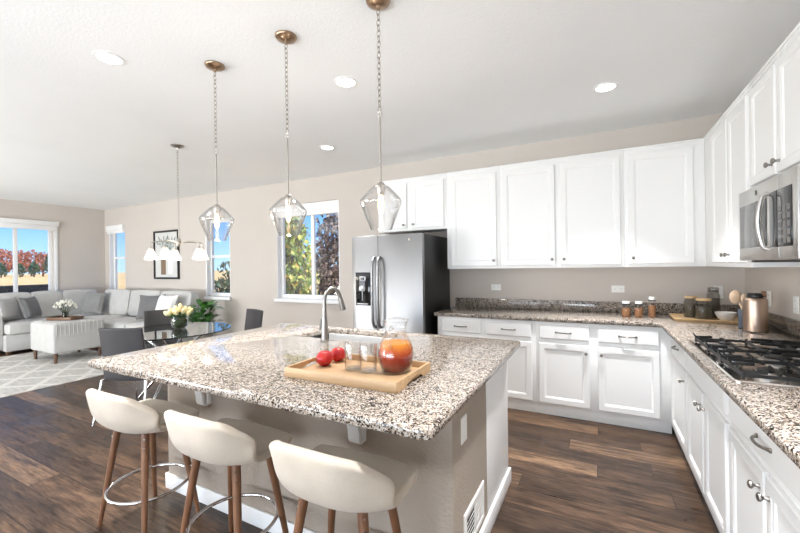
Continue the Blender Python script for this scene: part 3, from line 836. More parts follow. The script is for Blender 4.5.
# floor-level vent in the side wall
b = B(); nested(b, mpE, 1.59, 1.90, .125, .31, [(0, .0006), (0, .006), (.006, .009), (.024, .009), (.028, .003)])
vt = tag(b.build('vent_grille', 'plate', t, True, 25), 'white metal vent')
b = B(); box_uv(b, mpE, 1.62, 1.735, .0032, .0038, .155, .28); b.build('vent_opening', 'gridvent', vt, True)
b = B()
for k in range(6):
    zz = .160 + k * .021
    box_uv(b, mpE, 1.757, 1.868, .0042, .0075, zz, zz + .016)
    box_uv(b, mpE, 1.622, 1.735, .0042, .0055, zz + .006, zz + .009)
b.build('louvre', 'plate', vt, True)
b = B(); box_uv(b, mpE, 1.735, 1.757, .0042, .0085, .155, .28); b.build('divider', 'plate', vt, True)

# island worktop with the sink cut-out
TX0, TX1, TY0, TY1 = -2.50, -.452, 1.035, 2.53
SX0, SX1, SY0, SY1 = -1.96, -1.26, 2.07, 2.44
b = B()
def ring2(x0, x1, y0, y1, r, z): return rrect(x0, x1, y0, y1, r, z, 6)
loops = [ring2(SX0, SX1, SY0, SY1, .05, .877), ring2(TX0 + .006, TX1 - .006, TY0 + .006, TY1 - .006, .03, .877), ring2(TX0, TX1, TY0, TY1, .032, .883),
         ring2(TX0, TX1, TY0, TY1, .032, .908), ring2(TX0 + .003, TX1 - .003, TY0 + .003, TY1 - .003, .03, .913), ring2(TX0 + .008, TX1 - .008, TY0 + .008, TY1 - .008, .028, .915),
         ring2(SX0 - .002, SX1 + .002, SY0 - .002, SY1 + .002, .05, .915), ring2(SX0, SX1, SY0, SY1, .05, .913), ring2(SX0, SX1, SY0, SY1, .05, .8772)]
b.loft(loops, False, False)
tag(b.build('island_worktop', 'granite', None, True, 50), 'large pale speckled granite worktop on the kitchen island, with the sink cut in', 'worktop')
b = B()
b.loft([ring2(SX0 - .02, SX1 + .02, SY0 - .02, SY1 + .02, .06, .8755), ring2(SX0 + .003, SX1 - .003, SY0 + .003, SY1 - .003, .05, .8755), ring2(SX0 + .004, SX1 - .004, SY0 + .004, SY1 - .004, .05, .74),
        ring2(SX0 + .02, SX1 - .02, SY0 + .02, SY1 - .02, .05, .715), ring2(SX0 + .3, SX1 - .3, SY0 + .15, SY1 - .15, .02, .71)], False, True)
sk = tag(b.build('kitchen_sink', 'steel_h', None, True, 40), 'undermount steel sink basin in the island, behind the faucet', 'sink')
t = thing('kitchen_faucet', 'tall brushed gooseneck faucet standing beside the island sink', 'faucet', (-1.625, 2.0, .9155))
b = B().lathe([(.03, .0), (.03, .006), (.024, .012), (.022, .03), (.021, .10), (.016, .17), (.0135, .20)], n=24, cap0=True, cap1=True); b.build('base', 'faucet', t)
dx, dy = math.cos(math.radians(68)), math.sin(math.radians(68))
def fp(h, z): return (dx * h, dy * h, z)
pts = [fp(0, .19)] + [fp(0, .23 + .01 * k) for k in range(3)]
Rr = .062
for k in range(1, 13):
    a = PI * k / 12 * .93; pts.append(fp(Rr - Rr * math.cos(a), 0.263 + Rr * 1.35 * math.sin(a)))
b = B().tube(pts, .0135, 14); b.build('spout', 'faucet', t)
e_ = Vector(pts[-1]); d_ = (Vector(pts[-1]) - Vector(pts[-2])).normalized()
b = B().tube([e_, e_ + d_ * .02, e_ + d_ * .085, e_ + d_ * .09], [.0145, .017, .020, .016], 14); b.build('spray_head', 'faucet', t)
b = B().tube([(-.018, 0, .055), (-.045, .0, .06)], .012, 12); b.tube([(-.045, 0, .06), (-.05, .02, .10), (-.055, .03, .14)], [.007, .006, .005], 10); b.build('lever', 'faucet', t)

# ================================================================== THINGS ON THE ISLAND
Z = .9155
t = thing('serving_tray', 'rectangular pale wooden tray with rounded hand cut outs on the island', 'tray', (-.983, 1.447, Z), math.radians(1.0))
b = B(); hw, hd, hh, th = .285, .175, .042, .012
b.box(-hw + th, hw - th, -hd + th, hd - th, .004, .013, 0); b.build('tray_floor', 'oak', t)
for sy in (-1, 1):
    b = B().box(-hw, hw, sy * (hd - th / 2) - th / 2, sy * (hd - th / 2) + th / 2, .0, hh, .002); b.build('long_side', 'oak', t)
for sx_ in (-1, 1):
    b = B(); pr = [(-hd + th, 0), (-.09, 0)] + [(-.09 + .18 * k / 10, .024 * math.sin(PI * k / 10) ** .6) for k in range(1, 10)] + [(.09, 0), (hd - th, 0), (hd - th, hh), (-hd + th, hh)]
    b.loft([[(sx_ * (hw - th / 2) - th / 2, y, z) for y, z in pr], [(sx_ * (hw - th / 2) + th / 2, y, z) for y, z in pr]])
    b.build('end_side', 'oak', t, smooth=False)
TZ = Z + .0132
def apple_at(x, y, r, label):
    t = thing('apple', label, 'fruit', (x, y, TZ), R.uniform(0, 6), 'red fruit on the tray')
    prof = []
    for k in range(15):
        a = PI * k / 14; rr_ = r * math.sin(a) * (1.0 + .06 * math.cos(a)); z = r * .94 - r * .94 * math.cos(a)
        if k > 11: z -= (k - 11) * r * .05
        prof.append((max(rr_, .0008), z))
    B().lathe(prof, n=24, cap0=True, cap1=True).build('flesh', 'apple', t)
    B().tube([(0, 0, r * 1.65), (.002, .001, r * 1.85), (.005, .002, r * 2.0)], .0016, 6).build('stem', 'bark', t)
apple_at(-1.185, 1.455, .041, 'red fruit in front on the wooden tray, nearer the island edge')
apple_at(-1.18, 1.555, .039, 'red fruit behind the other one on the wooden tray')
def tumbler(x, y, label):
    t = thing('drinking_glass', label, 'glass', (x, y, TZ), 0, 'glasses on the tray')
    B().lathe([(.036, .0005), (.0385, .002), (.040, .125), (.0395, .127), (.0375, .125), (.036, .012)], n=32).build('wall', 'clear', t)
    B().lathe([(.001, .012), (.0355, .012), (.036, .004), (.034, .0008), (.001, .0008)], n=32).build('thick_base', thin_glass('glass_base', (.90, .90, .885), .6), t)
tumbler(-1.018, 1.455, 'empty clear tumbler on the tray, next to the red fruit')
tumbler(-.934, 1.455, 'empty clear tumbler on the tray, next to the juice pitcher')
t = thing('juice_pitcher', 'clear glass pitcher of layered orange and red juice on the tray', 'pitcher', (-.822, 1.512, TZ))
gp = [(.002, .004), (.055, .0005), (.062, .004), (.078, .04), (.083, .075), (.078, .115), (.058, .155), (.047, .180), (.049, .205), (.056, .228), (.058, .232)]
B().lathe(gp, n=40).build('pitcher_wall', 'clear', t)
B().lathe([(.002, .0075), (.056, .0075), (.074, .04), (.0795, .075), (.075, .113), (.067, .134), (.002, .134)], n=36).build('juice', 'juice', t)
hx, hy = .24, -.97
b = B(); pts = [(hx * r_, hy * r_, z) for r_, z in ((.050, .205), (.075, .212), (.095, .20), (.104, .17), (.102, .145), (.09, .128), (.076, .122))]
b.tube(pts, .0075, 10); b.build('handle', 'clear', t)
b = B(); pts = []
for k in range(9):
    a = math.radians(110 + (k - 4) * 9); rr_ = .058 + .012 * math.cos((k - 4) / 4 * PI / 2)
    pts.append((rr_ * math.cos(a), rr_ * math.sin(a), .232 + .004 * math.cos((k - 4) / 4 * PI / 2)))
b.tube(pts, .003, 8); b.torus((0, 0, .232), .058, .0028, n=36); b.build('rim', 'clear', t)

# ================================================================== BAR STOOLS
def stool_shell():
    b = B(); nu = 15
    prof = [  # y, z, half width, wrap, side rise
        (.165, .574, .215, -.03, 0), (.185, .594, .242, -.03, .0), (.155, .610, .252, -.02, .002), (.09, .608, .254, 0, .004), (.0, .600, .255, .0, .008),
        (-.09, .595, .254, .02, .018), (-.150, .603, .252, .07, .030), (-.182, .64, .246, .12, .026), (-.197, .69, .232, .11, .008), (-.205, .745, .210, .07, -.008), (-.210, .797, .178, .03, -.018)]
    rows = []
    for y, z, hw_, wr, rise in prof:
        row = []
        for i in range(nu):
            u = -1 + 2 * i / (nu - 1)
            uu = math.copysign(abs(u) ** .9, u)
            row.append(b.b.verts.new((hw_ * uu, y + wr * abs(u) ** 2.8, z + rise * abs(u) ** 2.5)))
        rows.append(row)
    for a, c in zip(rows, rows[1:]): b.bridge(a, c, False)
    return b
def make_stool():
    t = thing('bar_stool', 'x', 'stool', (0, 0, 0), 0, 'cream bar stools along the island')
    sh = stool_shell(); sh = sh.build('seat_shell', 'cream', t, recalc=False)
    sm = sh.modifiers.new('thick', 'SOLIDIFY'); sm.thickness = .045; sm.offset = 1.0
    ss = sh.modifiers.new('round', 'SUBSURF'); ss.levels = 2; ss.render_levels = 2
    for sx_ in (-1, 1):
        for sy in (-1, 1):
            top = Vector((sx_ * .125, sy * .085, .585)); ft = Vector((sx_ * .215, sy * .148, 0.001))
            b = B().tube([ft, ft.lerp(top, .5), top.lerp(ft, .04), top], [.0115, .016, .020, .020], 14)
            lg = b.build('leg', 'walnut', t)
            d = (top - ft).normalized()
            o_ = Vector((sx_, sy, 0)).normalized()
            b = B().tube([top - d * .012 + Vector((0, 0, .0)), top + d * .012], .0215, 14); b.build('ferrule', 'black', lg)
            b = B()
            for zz in (.06, .10):
                p = top - d * zz + o_ * .018; b.tube([p, p + o_ * .004], .0045, 8)
            b.build('screw', 'chrome', lg)
    b = B().torus((0, 0, .215), .196, .0085, n=48, m=10); b.build('foot_ring', 'chrome', t)
    b = B().box(-.15, .15, -.105, .105, .5645, .571, .002); b.build('seat_plate', 'black', t)
    return t
st = make_stool()
SP = [(-2.245, 1.22, 0.0, 'cream bar stool farthest from the camera, at the sofa end of the island'),
      (-1.55, 1.22, 0.0, 'cream bar stool in the middle of the three at the island'),
      (-.885, 1.21, 0.0, 'cream bar stool nearest the camera, at the outlet end of the island')]
for i, (x, y, a, lab) in enumerate(SP):
    o = st if i == 0 else copy_tree(st)
    o.location = (x, y, 0); o.rotation_euler = (0, 0, a); o['label'] = lab

# ================================================================== THINGS ON THE WORKTOP
def spice(x, y, r, h, label):
    t = thing('spice_jar', label, 'jar', (x, y, Z), 0, 'spice jars on the back worktop')
    B().lathe([(.001, .0008), (r * .9, .0008), (r, .006), (r, h * .70), (r * .8, h * .80), (r * .78, h * .84)], n=24).build('glass_body', 'clear', t)
    B().lathe([(.001, .003), (r * .92, .003), (r * .94, h * .58), (.001, h * .60)], n=24).build('spice', 'spice', t)
    B().torus((0, 0, h * .825), r * .90, .005, n=24).build('clamp_ring', 'black', t)
    B().lathe([(r * .80, h * .845), (r * .82, h * .85), (r * .82, h * .98), (r * .74, h), (.001, h)], n=24, cap0=True).build('lid', 'plate', t)
spice(.212, 4.03, .038, .142, 'squat spice jar with a white lid, the one nearest the fridge')
spice(.312, 4.045, .036, .142, 'squat spice jar with a white lid, middle of the three')
spice(.415, 4.07, .030, .185, 'taller slim spice jar with a white lid, beside the wooden board')
BA = math.radians(-2)
t = tag(B().loft([rrect(-.27, .27, -.17, .17, .02, 0), rrect(-.285, .285, -.185, .185, .025, .022), rrect(-.285, .285, -.185, .185, .025, .027), rrect(-.275, .275, -.175, .175, .02, .027), rrect(-.265, .265, -.165, .165, .02, .014)]).build('serving_board', 'board', None, angle=30),
        'shallow honey coloured wooden board holding jars in the worktop corner', 'board')
t.location = (.835, 4.02, Z); t.rotation_euler = (0, 0, BA)
BZ = Z + .0145
def jar(x, y, r, h, label, lid):
    t = thing('storage_jar', label, 'jar', (x, y, BZ), 0, 'dark jars on the wooden board')
    B().lathe([(.001, .0008), (r * .92, .0008), (r, .008), (r, h * .82), (r * .82, h * .92), (r * .8, h)], n=28).build('glass_body', 'smoke', t)
    B().lathe([(.001, .003), (r * .93, .003), (r * .94, h * .70), (.001, h * .72)], n=28).build('filling', 'darkspice', t)
    if lid == 'wood': B().lathe([(r * .86, h + .0005), (r * .9, h + .003), (r * .9, h + .018), (.001, h + .02)], n=28, cap0=True).build('lid', 'board', t)
    else:
        B().lathe([(r * .8, h + .0005), (r * .86, h + .003), (r * .86, h + .018), (r * .7, h + .024), (.001, h + .024)], n=28, cap0=True).build('lid', 'smoke', t)
        B().torus((0, 0, h * .96), r * .84, .004, n=28).build('clamp_ring', 'nickel', t)
jar(.70, 4.09, .05, .165, 'dark glass jar with a wooden lid, on the left of the board', 'wood')
jar(.765, 3.97, .058, .155, 'squat dark jar with a wooden lid, at the front of the board beside the bowl', 'wood')
jar(.86, 4.115, .045, .235, 'tall smoked glass jar at the back of the board, in front of the wall outlet', 'glass')
t = tag(B().lathe([(.001, .002), (.034, .0), (.036, .008), (.052, .022), (.066, .048), (.071, .070), (.068, .071), (.060, .046), (.03, .016), (.001, .013)], n=36).build('small_bowl', 'bowl'), 'small pale grey ceramic bowl on the wooden board', 'bowl')
t.location = (.90, 3.93, BZ)
for i, (x, y, z, lab) in enumerate([(1.03, 3.94, 0, 'round dark biscuit lying on the board beside the bowl'), (1.05, 4.03, 0, 'round dark biscuit lying at the back corner of the board')]):
    o = tag(B().lathe([(.001, 0), (.026, 0), (.029, .005), (.027, .012), (.001, .015)], n=20).build('biscuit', 'traywood'), lab, 'food', 'biscuits on the board'); o.location = (x, y, BZ + .0005)
t = thing('copper_canister', 'rose copper metal canister with a black cap beside the cooktop', 'canister', (.962, 3.50, Z))
B().lathe([(.001, .0008), (.060, .0008), (.066, .006), (.066, .215), (.063, .228), (.054, .236), (.045, .238), (.001, .234)], n=48).build('body', 'copper', t)
b = B().lathe([(.040, .2385), (.044, .242), (.044, .262), (.040, .268), (.001, .268)], n=32, cap0=True); b.build('cap', 'black', t)
b = B(); b.tube([(.030, -.012, .264), (.052, -.02, .264)], .02, 20); b.build('toggle', 'walnut', t)
t = thing('utensil_crock', 'narrow slate coloured utensil holder beside the copper canister', 'utensil holder', (.925, 3.63, Z))
B().lathe([(.001, .0008), (.022, .0008), (.024, .005), (.0245, .135), (.025, .14), (.021, .138), (.020, .02), (.001, .018)], n=28).build('crock_body', 'slate', t)
t = thing('wooden_spoon', 'pale wooden spoon standing in the slate utensil holder', 'utensil', (.925, 3.63, Z + .0185))
B().tube([(.008, -.008, .001), (.002, .002, .12), (-.012, .010, .165)], [.005, .005, .006], 8).build('handle', 'spoon', t)
b = B().ball((-.035, .014, .21), .034, 3, (1.0, .35, 1.5))
b.build('bowl', 'spoon', t)
t = thing('wooden_spatula', 'second pale wooden spatula leaning in the slate utensil holder', 'utensil', (.925, 3.63, Z + .0185))
B().tube([(-.009, .007, .001), (-.004, -.003, .12), (.002, -.012, .165)], [.005, .005, .006], 8).build('handle', 'spoon', t)
b = B().ball((.006, -.016, .20), .022, 3, (.8, .3, 1.7)); b.build('blade', 'spoon', t)

# wall outlets
mpW, mpWR = mapper('y', WY), mapper('x', WX)
def wall_outlet(mp, u, z, horiz, label):
    o = outlet(None, mp, u, z, horiz); tag(o, label, 'outlet', 'wall outlets')
# plates are built in world space so their children need the plate's own offset
wall_outlet(mpW, -1.065, 1.148, True, 'white double outlet plate on the back wall nearest the fridge')
wall_outlet(mpW, .165, 1.145, True, 'white double outlet plate on the back wall above the spice jars')
wall_outlet(mpW, .965, 1.13, False, 'white outlet plate on the back wall behind the tall jar')
wall_outlet(mpWR, 3.88, 1.12, False, 'white outlet plate on the right wall close to the room corner, behind the canister')
wall_outlet(mpWR, 3.43, 1.115, False, 'white outlet plate on the right wall nearest the cooktop')

# ================================================================== PENDANTS
def chain(b, z_top, z_bot, L=.034, w=.0095, r=.0018):
    n = max(1, round((z_top - z_bot) / (L * .80))); st_ = (z_top - z_bot) / n
    for i in range(n):
        zc = z_top - st_ * (i + .5)
        b.torus((0, 0, zc), w, r, 'x' if i % 2 else 'y', 12, 6, sx=st_ * .62 / w)
def make_pendant():
    t = thing('pendant_lamp', 'x', 'pendant light', (0, 0, 0), 0, 'glass pendants over the island')
    b = B().lathe([(.062, -.0006), (.062, -.006), (.055, -.016), (.03, -.026), (.012, -.03), (.008, -.045), (.001, -.046)], n=32, cap0=True); b.build('ceiling_canopy', 'bronze', t)
    b = B(); chain(b, -.044, -.565); b.build('chain', 'silver', t)
    b = B().torus((0, 0, -.578), .013, .0022, 'y', 20, 8); b.tube([(0, 0, -.59), (0, 0, -.925)], .0055, 12); b.build('rod', 'silver', t)
    b = B().lathe([(.006, -.92), (.016, -.925), (.023, -.935), (.025, -.955), (.019, -.972), (.017, -.988), (.001, -.989)], n=24, cap0=True); b.build('socket', 'silver', t)
    outer = [(.027, -.940), (.040, -.945), (.072, -.976), (.101, -1.008), (.1065, -1.018), (.107, -1.026), (.103, -1.038), (.079, -1.100), (.055, -1.160)]
    prof = outer + [(.0532, -1.163)] + [(r_ - .0035, z_) for r_, z_ in reversed(outer)]
    b = B().lathe(prof, n=48); b.build('glass_shade', 'shade', t, angle=25)
    b = B().lathe([(.010, -.9895), (.011, -.997), (.014, -1.015), (.015, -1.04), (.012, -1.068), (.006, -1.083), (.001, -1.087)], n=20, cap0=True); b.build('bulb', 'filament', t)
    return t
pd = make_pendant()
for i, (x, y, lab) in enumerate([(-2.238, 1.66, 'clear glass pendant lamp over the island, farthest from the camera'), (-1.60, 1.655, 'clear glass pendant lamp over the island, middle of the row'), (-.977, 1.66, 'clear glass pendant lamp over the island, in front of the fridge cabinet')]):
    o = pd if i == 0 else copy_tree(pd)
    o.location = (x, y, CZ); o['label'] = lab
    lamp('pendant_bulb', 'POINT', (x, y, CZ - 1.115), 5, (1, .96, .90), shadow_soft_size=.02)

# chandelier over the dining table
HX, HY_, HZ = -4.05, 2.535, 1.70
t = thing('chandelier', 'five arm silver chandelier with white bell shades over the dining table', 'chandelier', (HX, HY_, CZ))
B().lathe([(.065, -.0006), (.065, -.008), (.05, -.02), (.012, -.03), (.006, -.045), (.001, -.046)], n=28, cap0=True).build('ceiling_canopy', 'silver', t)
b = B(); chain(b, -.044, -.80, .04, .010, .002); b.build('chain', 'silver', t)
B().tube([(0, 0, -.80), (0, 0, -1.06)], .006, 10).build('rod', 'silver', t)
dz = HZ - CZ
CHA = math.radians(148)
B().lathe([(.001, dz + .05), (.012, dz + .045), (.022, dz + .02), (.03, dz - .005), (.022, dz - .03), (.008, dz - .045), (.001, dz - .05)], n=24).build('hub', 'silver', t)
for k in range(5):
    al = math.radians((-80, -8, 64, 136, 208)[k])
    v_ = Vector((math.cos(CHA), math.sin(CHA), 0)) * math.cos(al) + Vector((math.sin(CHA), -math.cos(CHA), 0)) * math.sin(al)
    p = v_ * .262
    b = B().tube([v_ * .02 + Vector((0, 0, dz)), v_ * .15 + Vector((0, 0, dz + .012)), v_ * .25 + Vector((0, 0, dz + .005)), p + Vector((0, 0, dz - .012)), p + Vector((0, 0, dz - .05))], .006, 8)
    b.build('arm', 'silver', t)
    B().lathe([(.006, dz - .045), (.016, dz - .05), (.018, dz - .075), (.001, dz - .076)], (p.x, p.y, 0), 16).build('socket', 'silver', t)
    B().lathe([(.018, dz - .06), (.024, dz - .07), (.036, dz - .11), (.048, dz - .155), (.062, dz - .185), (.061, dz - .186), (.046, dz - .155), (.034, dz - .11), (.022, dz - .072)], (p.x, p.y, 0), 28).build('lamp_shade', 'frost', t)
    B().ball((p.x, p.y, dz - .125), .022, 2, (1, 1, 1.25)).build('bulb', 'warmbulb', t)
    lamp('chandelier_bulb', 'POINT', (HX + p.x, HY_ + p.y, HZ - .165), 3.5, (1, .90, .76), shadow_soft_size=.02)

# ================================================================== DINING SET
TC = Vector((-4.12, 2.50, 0))
t = thing('dining_table', 'round glass dining table with crossed chrome legs', 'table', TC)
TR = .58
B().lathe([(.001, .738), (TR - .004, .738)], n=64).build('glass_underside', 'tabletop', t)
B().lathe([(.001, .75), (TR - .004, .75)], n=64).build('tabletop', 'tabletop', t)
B().lathe([(TR - .004, .738), (TR, .741), (TR, .747), (TR - .004, .75)], n=64).build('glass_edge', 'glassedge', t)
for k in range(4):
    a = math.radians(25 + 90 * k)
    b = B().tube([(.40 * math.cos(a), .40 * math.sin(a), .001), (.06 * math.cos(a), .06 * math.sin(a), .37), (-.34 * math.cos(a + .25), -.34 * math.sin(a + .25), .737)], .014, 12)
    b.build('leg', 'chrome', t)
def make_chair():
    t = thing('dining_chair', 'x', 'chair', (0, 0, 0), 0, 'charcoal dining chairs round the glass table')
    b = B(); rows = []
    for z, off in ((.40, -.20), (.45, -.205), (.60, -.215), (.75, -.235), (.865, -.25), (.885, -.253)):
        row = []
        for i in range(9):
            u = -1 + 2 * i / 8; row.append(b.b.verts.new((.205 * u, off + .035 * u * u, z)))
        rows.append(row)
    for a, c in zip(rows, rows[1:]): b.bridge(a, c, False)
    o = b.build('backrest', 'charcoal', t); sm = o.modifiers.new('thick', 'SOLIDIFY'); sm.thickness = .03; sm.offset = 0
    bv = o.modifiers.new('soft', 'BEVEL'); bv.width = .008; bv.segments = 2
    B().box(-.21, .21, -.185, .24, .425, .475, .018, 3).build('seat', 'charcoal', t)
    for sx_ in (-1, 1):
        b = B().tube([(sx_ * .235, -.27, .011), (sx_ * .215, -.19, .40), (sx_ * .19, -.12, .415)], .010, 10); b.build('leg', 'chrome', t)
        b = B().tube([(sx_ * .235, .25, .011), (sx_ * .215, .19, .40), (sx_ * .19, .12, .415)], .010, 10); b.build('leg', 'chrome', t)
    b = B().tube([(-.19, -.12, .415), (.19, -.12, .415)], .009, 8); b.tube([(-.19, .12, .415), (.19, .12, .415)], .009, 8); b.build('seat_rail', 'chrome', t)
    return t
ch = make_chair()
CH = [(-3.93, 2.06, 'charcoal dining chair with its back to the kitchen, nearest the island corner'),
      (-4.83, 2.83, 'charcoal dining chair on the sofa side of the glass table'),
      (-3.93, 3.18, 'charcoal dining chair on the window wall side of the glass table, seen edge on')]
for i, (x, y, lab) in enumerate(CH):
    o = ch if i == 0 else copy_tree(ch)
    d = TC - Vector((x, y, 0)); o.location = (x, y, 0); o.rotation_euler = (0, 0, math.atan2(-d.x, d.y)); o['label'] = lab
# tulips
t = thing('tulip_vase', 'round glass bowl vase packed with cream tulips on the dining table', 'vase', (-4.16, 2.60, .7505))
B().lathe([(.001, .001), (.05, .001), (.075, .02), (.088, .06), (.082, .11), (.078, .135)], n=32).build('glass_bowl', 'clear', t)
B().lathe([(.001, .004), (.045, .004), (.068, .022), (.080, .06), (.074, .10), (.001, .11)], n=24).build('stems', 'moss', t)
for k in range(22):
    a = k * 2.4; rr_ = .135 * math.sqrt((k + .5) / 22)
    x, y = rr_ * math.cos(a), rr_ * math.sin(a)
    z = .25 - rr_ * .6 + R.uniform(-.012, .012)
    b = B().tube([(x * .45, y * .45, .10), (x, y, z - .02)], .003, 6); b.build('stalk', 'moss', t)
    tilt = Vector((x * 2.0, y * 2.0, .5)).normalized()
    b = B().lathe([(.001, -.03), (.014, -.022), (.021, 0), (.018, .022), (.010, .034), (.001, .030)], n=10)
    q = Vector((0, 0, 1)).rotation_difference(tilt).to_matrix()
    for v in b.b.verts: v.co = q @ v.co + Vector((x, y, z))
    b.build('tulip', 'tulip', t)
b = B()
for k in range(16):
    a = k * 2.399; b.leaf((.05 * math.cos(a), .05 * math.sin(a), .11), (math.cos(a), math.sin(a), .8), .12, .03, .25)
b.build('leaves', 'leaf_h', t)
# potted plant
t = thing('potted_plant', 'broad leaved green houseplant in a pot by the window wall behind the table', 'plant', (-5.74, 3.98, 0))
B().lathe([(.001, .001), (.11, .001), (.12, .01), (.15, .36), (.155, .37), (.145, .37), (.135, .33), (.001, .33)], n=32).build('pot', 'pot', t)
B().lathe([(.001, .335), (.136, .335)], n=24).build('soil', 'soil', t)
b = B()
for k in range(70):
    a = k * 2.399; el = R.uniform(.15, 1.1); ln = R.uniform(.15, .24); h = R.uniform(.10, .42)
    p = Vector((.05 * math.cos(a), .05 * math.sin(a), .38))
    q = p + Vector((math.cos(a) * .12 * (1 - el * .4), math.sin(a) * .12 * (1 - el * .4), h))
    b.leaf(q, (math.cos(a) * math.cos(el), math.sin(a) * math.cos(el), math.sin(el)), ln, .09, .35)
b.build('leaves', 'leaf_h', t)
b = B()
for k in range(24):
    a = k * 2.399
    b.tube([(.05 * math.cos(a), .05 * math.sin(a), .34), (.12 * math.cos(a), .12 * math.sin(a), .60 + .01 * (k % 9))], .006, 6)
b.build('stalks', 'leaf_h', t)

# ================================================================== LIVING ROOM
rug = tag(B().loft([rrect(-8.72, -5.93, .2, 3.38, .01, .0006), rrect(-8.72, -5.93, .2, 3.38, .01, .010), rrect(-8.715, -5.935, .205, 3.375, .01, .0115)]).build('area_rug', 'rug', None, True), 'pale grey trellis patterned rug under the ottoman', 'rug')
def soft_box(x0, x1, y0, y1, z0, z1, puff=.04, bev=.05, n=8):
    """upholstered block: rounded edges with a crowned top and bulging sides"""
    b = B()
    cx, cy, cz = (x0 + x1) / 2, (y0 + y1) / 2, (z0 + z1) / 2
    hx_, hy_, hz_ = (x1 - x0) / 2, (y1 - y0) / 2, (z1 - z0) / 2
    g = bmesh.ops.create_cube(b.b, size=2.0)
    bmesh.ops.subdivide_edges(b.b, edges=b.b.edges[:], cuts=n, use_grid_fill=True)
    p = 11.0
    for v in b.b.verts:
        x, y, z = v.co
        # superellipsoid rounding
        m_x = max(abs(x), abs(y), abs(z))
        l = (abs(x) ** p + abs(y) ** p + abs(z) ** p) ** (1 / p)
        x, y, z = x / l * m_x, y / l * m_x, z / l * m_x
        k = (1 - x * x) * (1 - y * y)
        zz = z * hz_ + (puff * k if z > 0 else 0)
        sidek = (1 - z * z) * .35 * puff
        xx = x * hx_ + math.copysign(sidek, x) * (abs(x) ** 6) * (1 - y * y)
        yy = y * hy_ + math.copysign(sidek, y) * (abs(y) ** 6) * (1 - x * x)
        v.co = (cx + xx, cy + yy, cz + zz)
    return b
def pillow_bm(w, h, d, n=12):
    b = B()
    g = bmesh.ops.create_grid(b.b, x_segments=n, y_segments=n, size=1.0)
    top = {}
    import itertools
    vs = list(b.b.verts)
    for v in vs:
        x, y = v.co.x, v.co.y
        t_ = ((1 - x ** 4) * (1 - y ** 4)) ** .55 if abs(x) < 1 and abs(y) < 1 else 0
        px = x * (1 - .10 * (1 - y * y) * abs(x) ** 3); py = y * (1 - .10 * (1 - x * x) * abs(y) ** 3)
        top[v] = t_; v.co = (px * w / 2, t_ * d / 2, py * h / 2)
    d2 = bmesh.ops.duplicate(b.b, geom=b.b.faces[:])
    for v in [q for q in d2['geom'] if isinstance(q, bmesh.types.BMVert)]: v.co.y = -v.co.y
    bmesh.ops.remove_doubles(b.b, verts=b.b.verts[:], dist=1e-5)
    return b
# sectional: one leg along the left wall, one along the back wall
t = thing('sectional_sofa', 'large pale grey L shaped sectional sofa in the living room corner', 'sofa', (-8.6, 3.6, 0))
SL, SB = LX + .06, WY - .06
SFX, SFY, SEND, SNEAR = -8.86, 3.46, -6.10, 2.55
B().box(SL, SFX, SNEAR, SB, .05, .33, .02, 2).build('base', 'sofa', t, True)
B().box(SFX + .001, SEND, SFY, SB, .05, .33, .02, 2).build('base', 'sofa', t, True)
soft_box(SL + .2, SFX + .05, SNEAR + .02, SFY - .02, .33, .52, .03).build('seat_cushion', 'sofa', t, True)
soft_box(SL + .2, SFX + .05, SFY - .015, SB - .2, .33, .52, .03).build('seat_cushion', 'sofa', t, True)
xs = [SFX + .055, -7.9, -6.96, SEND]
for a, c in zip(xs, xs[1:]):
    soft_box(a, c - .005, SFY - .06, SB - .2, .33, .52, .03).build('seat_cushion', 'sofa', t, True)
B().box(SL, SL + .2, SNEAR + .14, SB, .3305, .80, .05, 3).build('back_frame', 'sofa', t, True)
B().box(SL + .2005, SEND, SB - .2, SB, .3305, .80, .05, 3).build('back_frame', 'sofa', t, True)
soft_box(SL + .02, SFX - .1, SNEAR - .16, SNEAR + .015, .06, .66, .03).build('arm', 'sofa', t, True)
def back_cushion(cx, cy, w, h, d, rz, tilt, par):
    b = soft_box(-w / 2, w / 2, -d / 2, d / 2, 0, h, .018)
    m = Matrix.Translation((cx, cy, .53)) @ Matrix.Rotation(rz, 4, 'Z') @ Matrix.Rotation(tilt, 4, 'X')
    for v in b.b.verts: v.co = m @ v.co
    return b.build('back_cushion', 'sofa', par, True)
CW = .49
for cy, w in ((2.80, .49), (3.27, .47), (3.80, .58)):
    back_cushion(SL + .33, cy, w, CW, .19, PI / 2, -.16, t)
for cx, w in ((-8.47, .92), (-7.50, .94), (-6.56, .88)):
    back_cushion(cx, SB - .33, w, CW, .19, 0, -.16, t)
for x, y in ((SL + .08, SNEAR + .05), (SFX - .06, SNEAR + .05), (SEND - .06, SFY + .05), (SEND - .06, SB - .06), (SL + .06, SB - .06)):
    B().box(x - .03, x + .03, y - .03, y + .03, .001, .0495, .004).build('foot', 'darkleg', t, True)
def throw(x, y, z, rz, tilt, w, mat, label):
    b = pillow_bm(w, w, .15); o = b.build('throw_pillow', mat)
    o.location = (x, y, z); o.rotation_euler = Euler((tilt, 0, rz)); tag(o, label, 'pillow', 'throw pillows on the sofa')
throw(SL + .52, 2.66, .765, PI / 2 + .55, -.28, .40, 'pillow_l', 'light grey throw pillow by the near arm of the sofa')
throw(SL + .66, 2.93, .765, PI / 2 + .75, -.30, .40, 'pillow_d', 'dark grey throw pillow beside the light one near the sofa arm')
throw(-8.78, 3.78, .765, .35, -.28, .44, 'pillow_m', 'mid grey throw pillow in the inner corner of the sofa')
throw(-6.88, 3.80, .765, .55, -.28, .44, 'pillow_d', 'dark grey throw pillow at the plant end of the sofa')
throw(-6.42, 3.78, .765, .05, -.30, .46, 'pillow_w', 'white and grey throw pillow at the very end of the sofa by the plant')
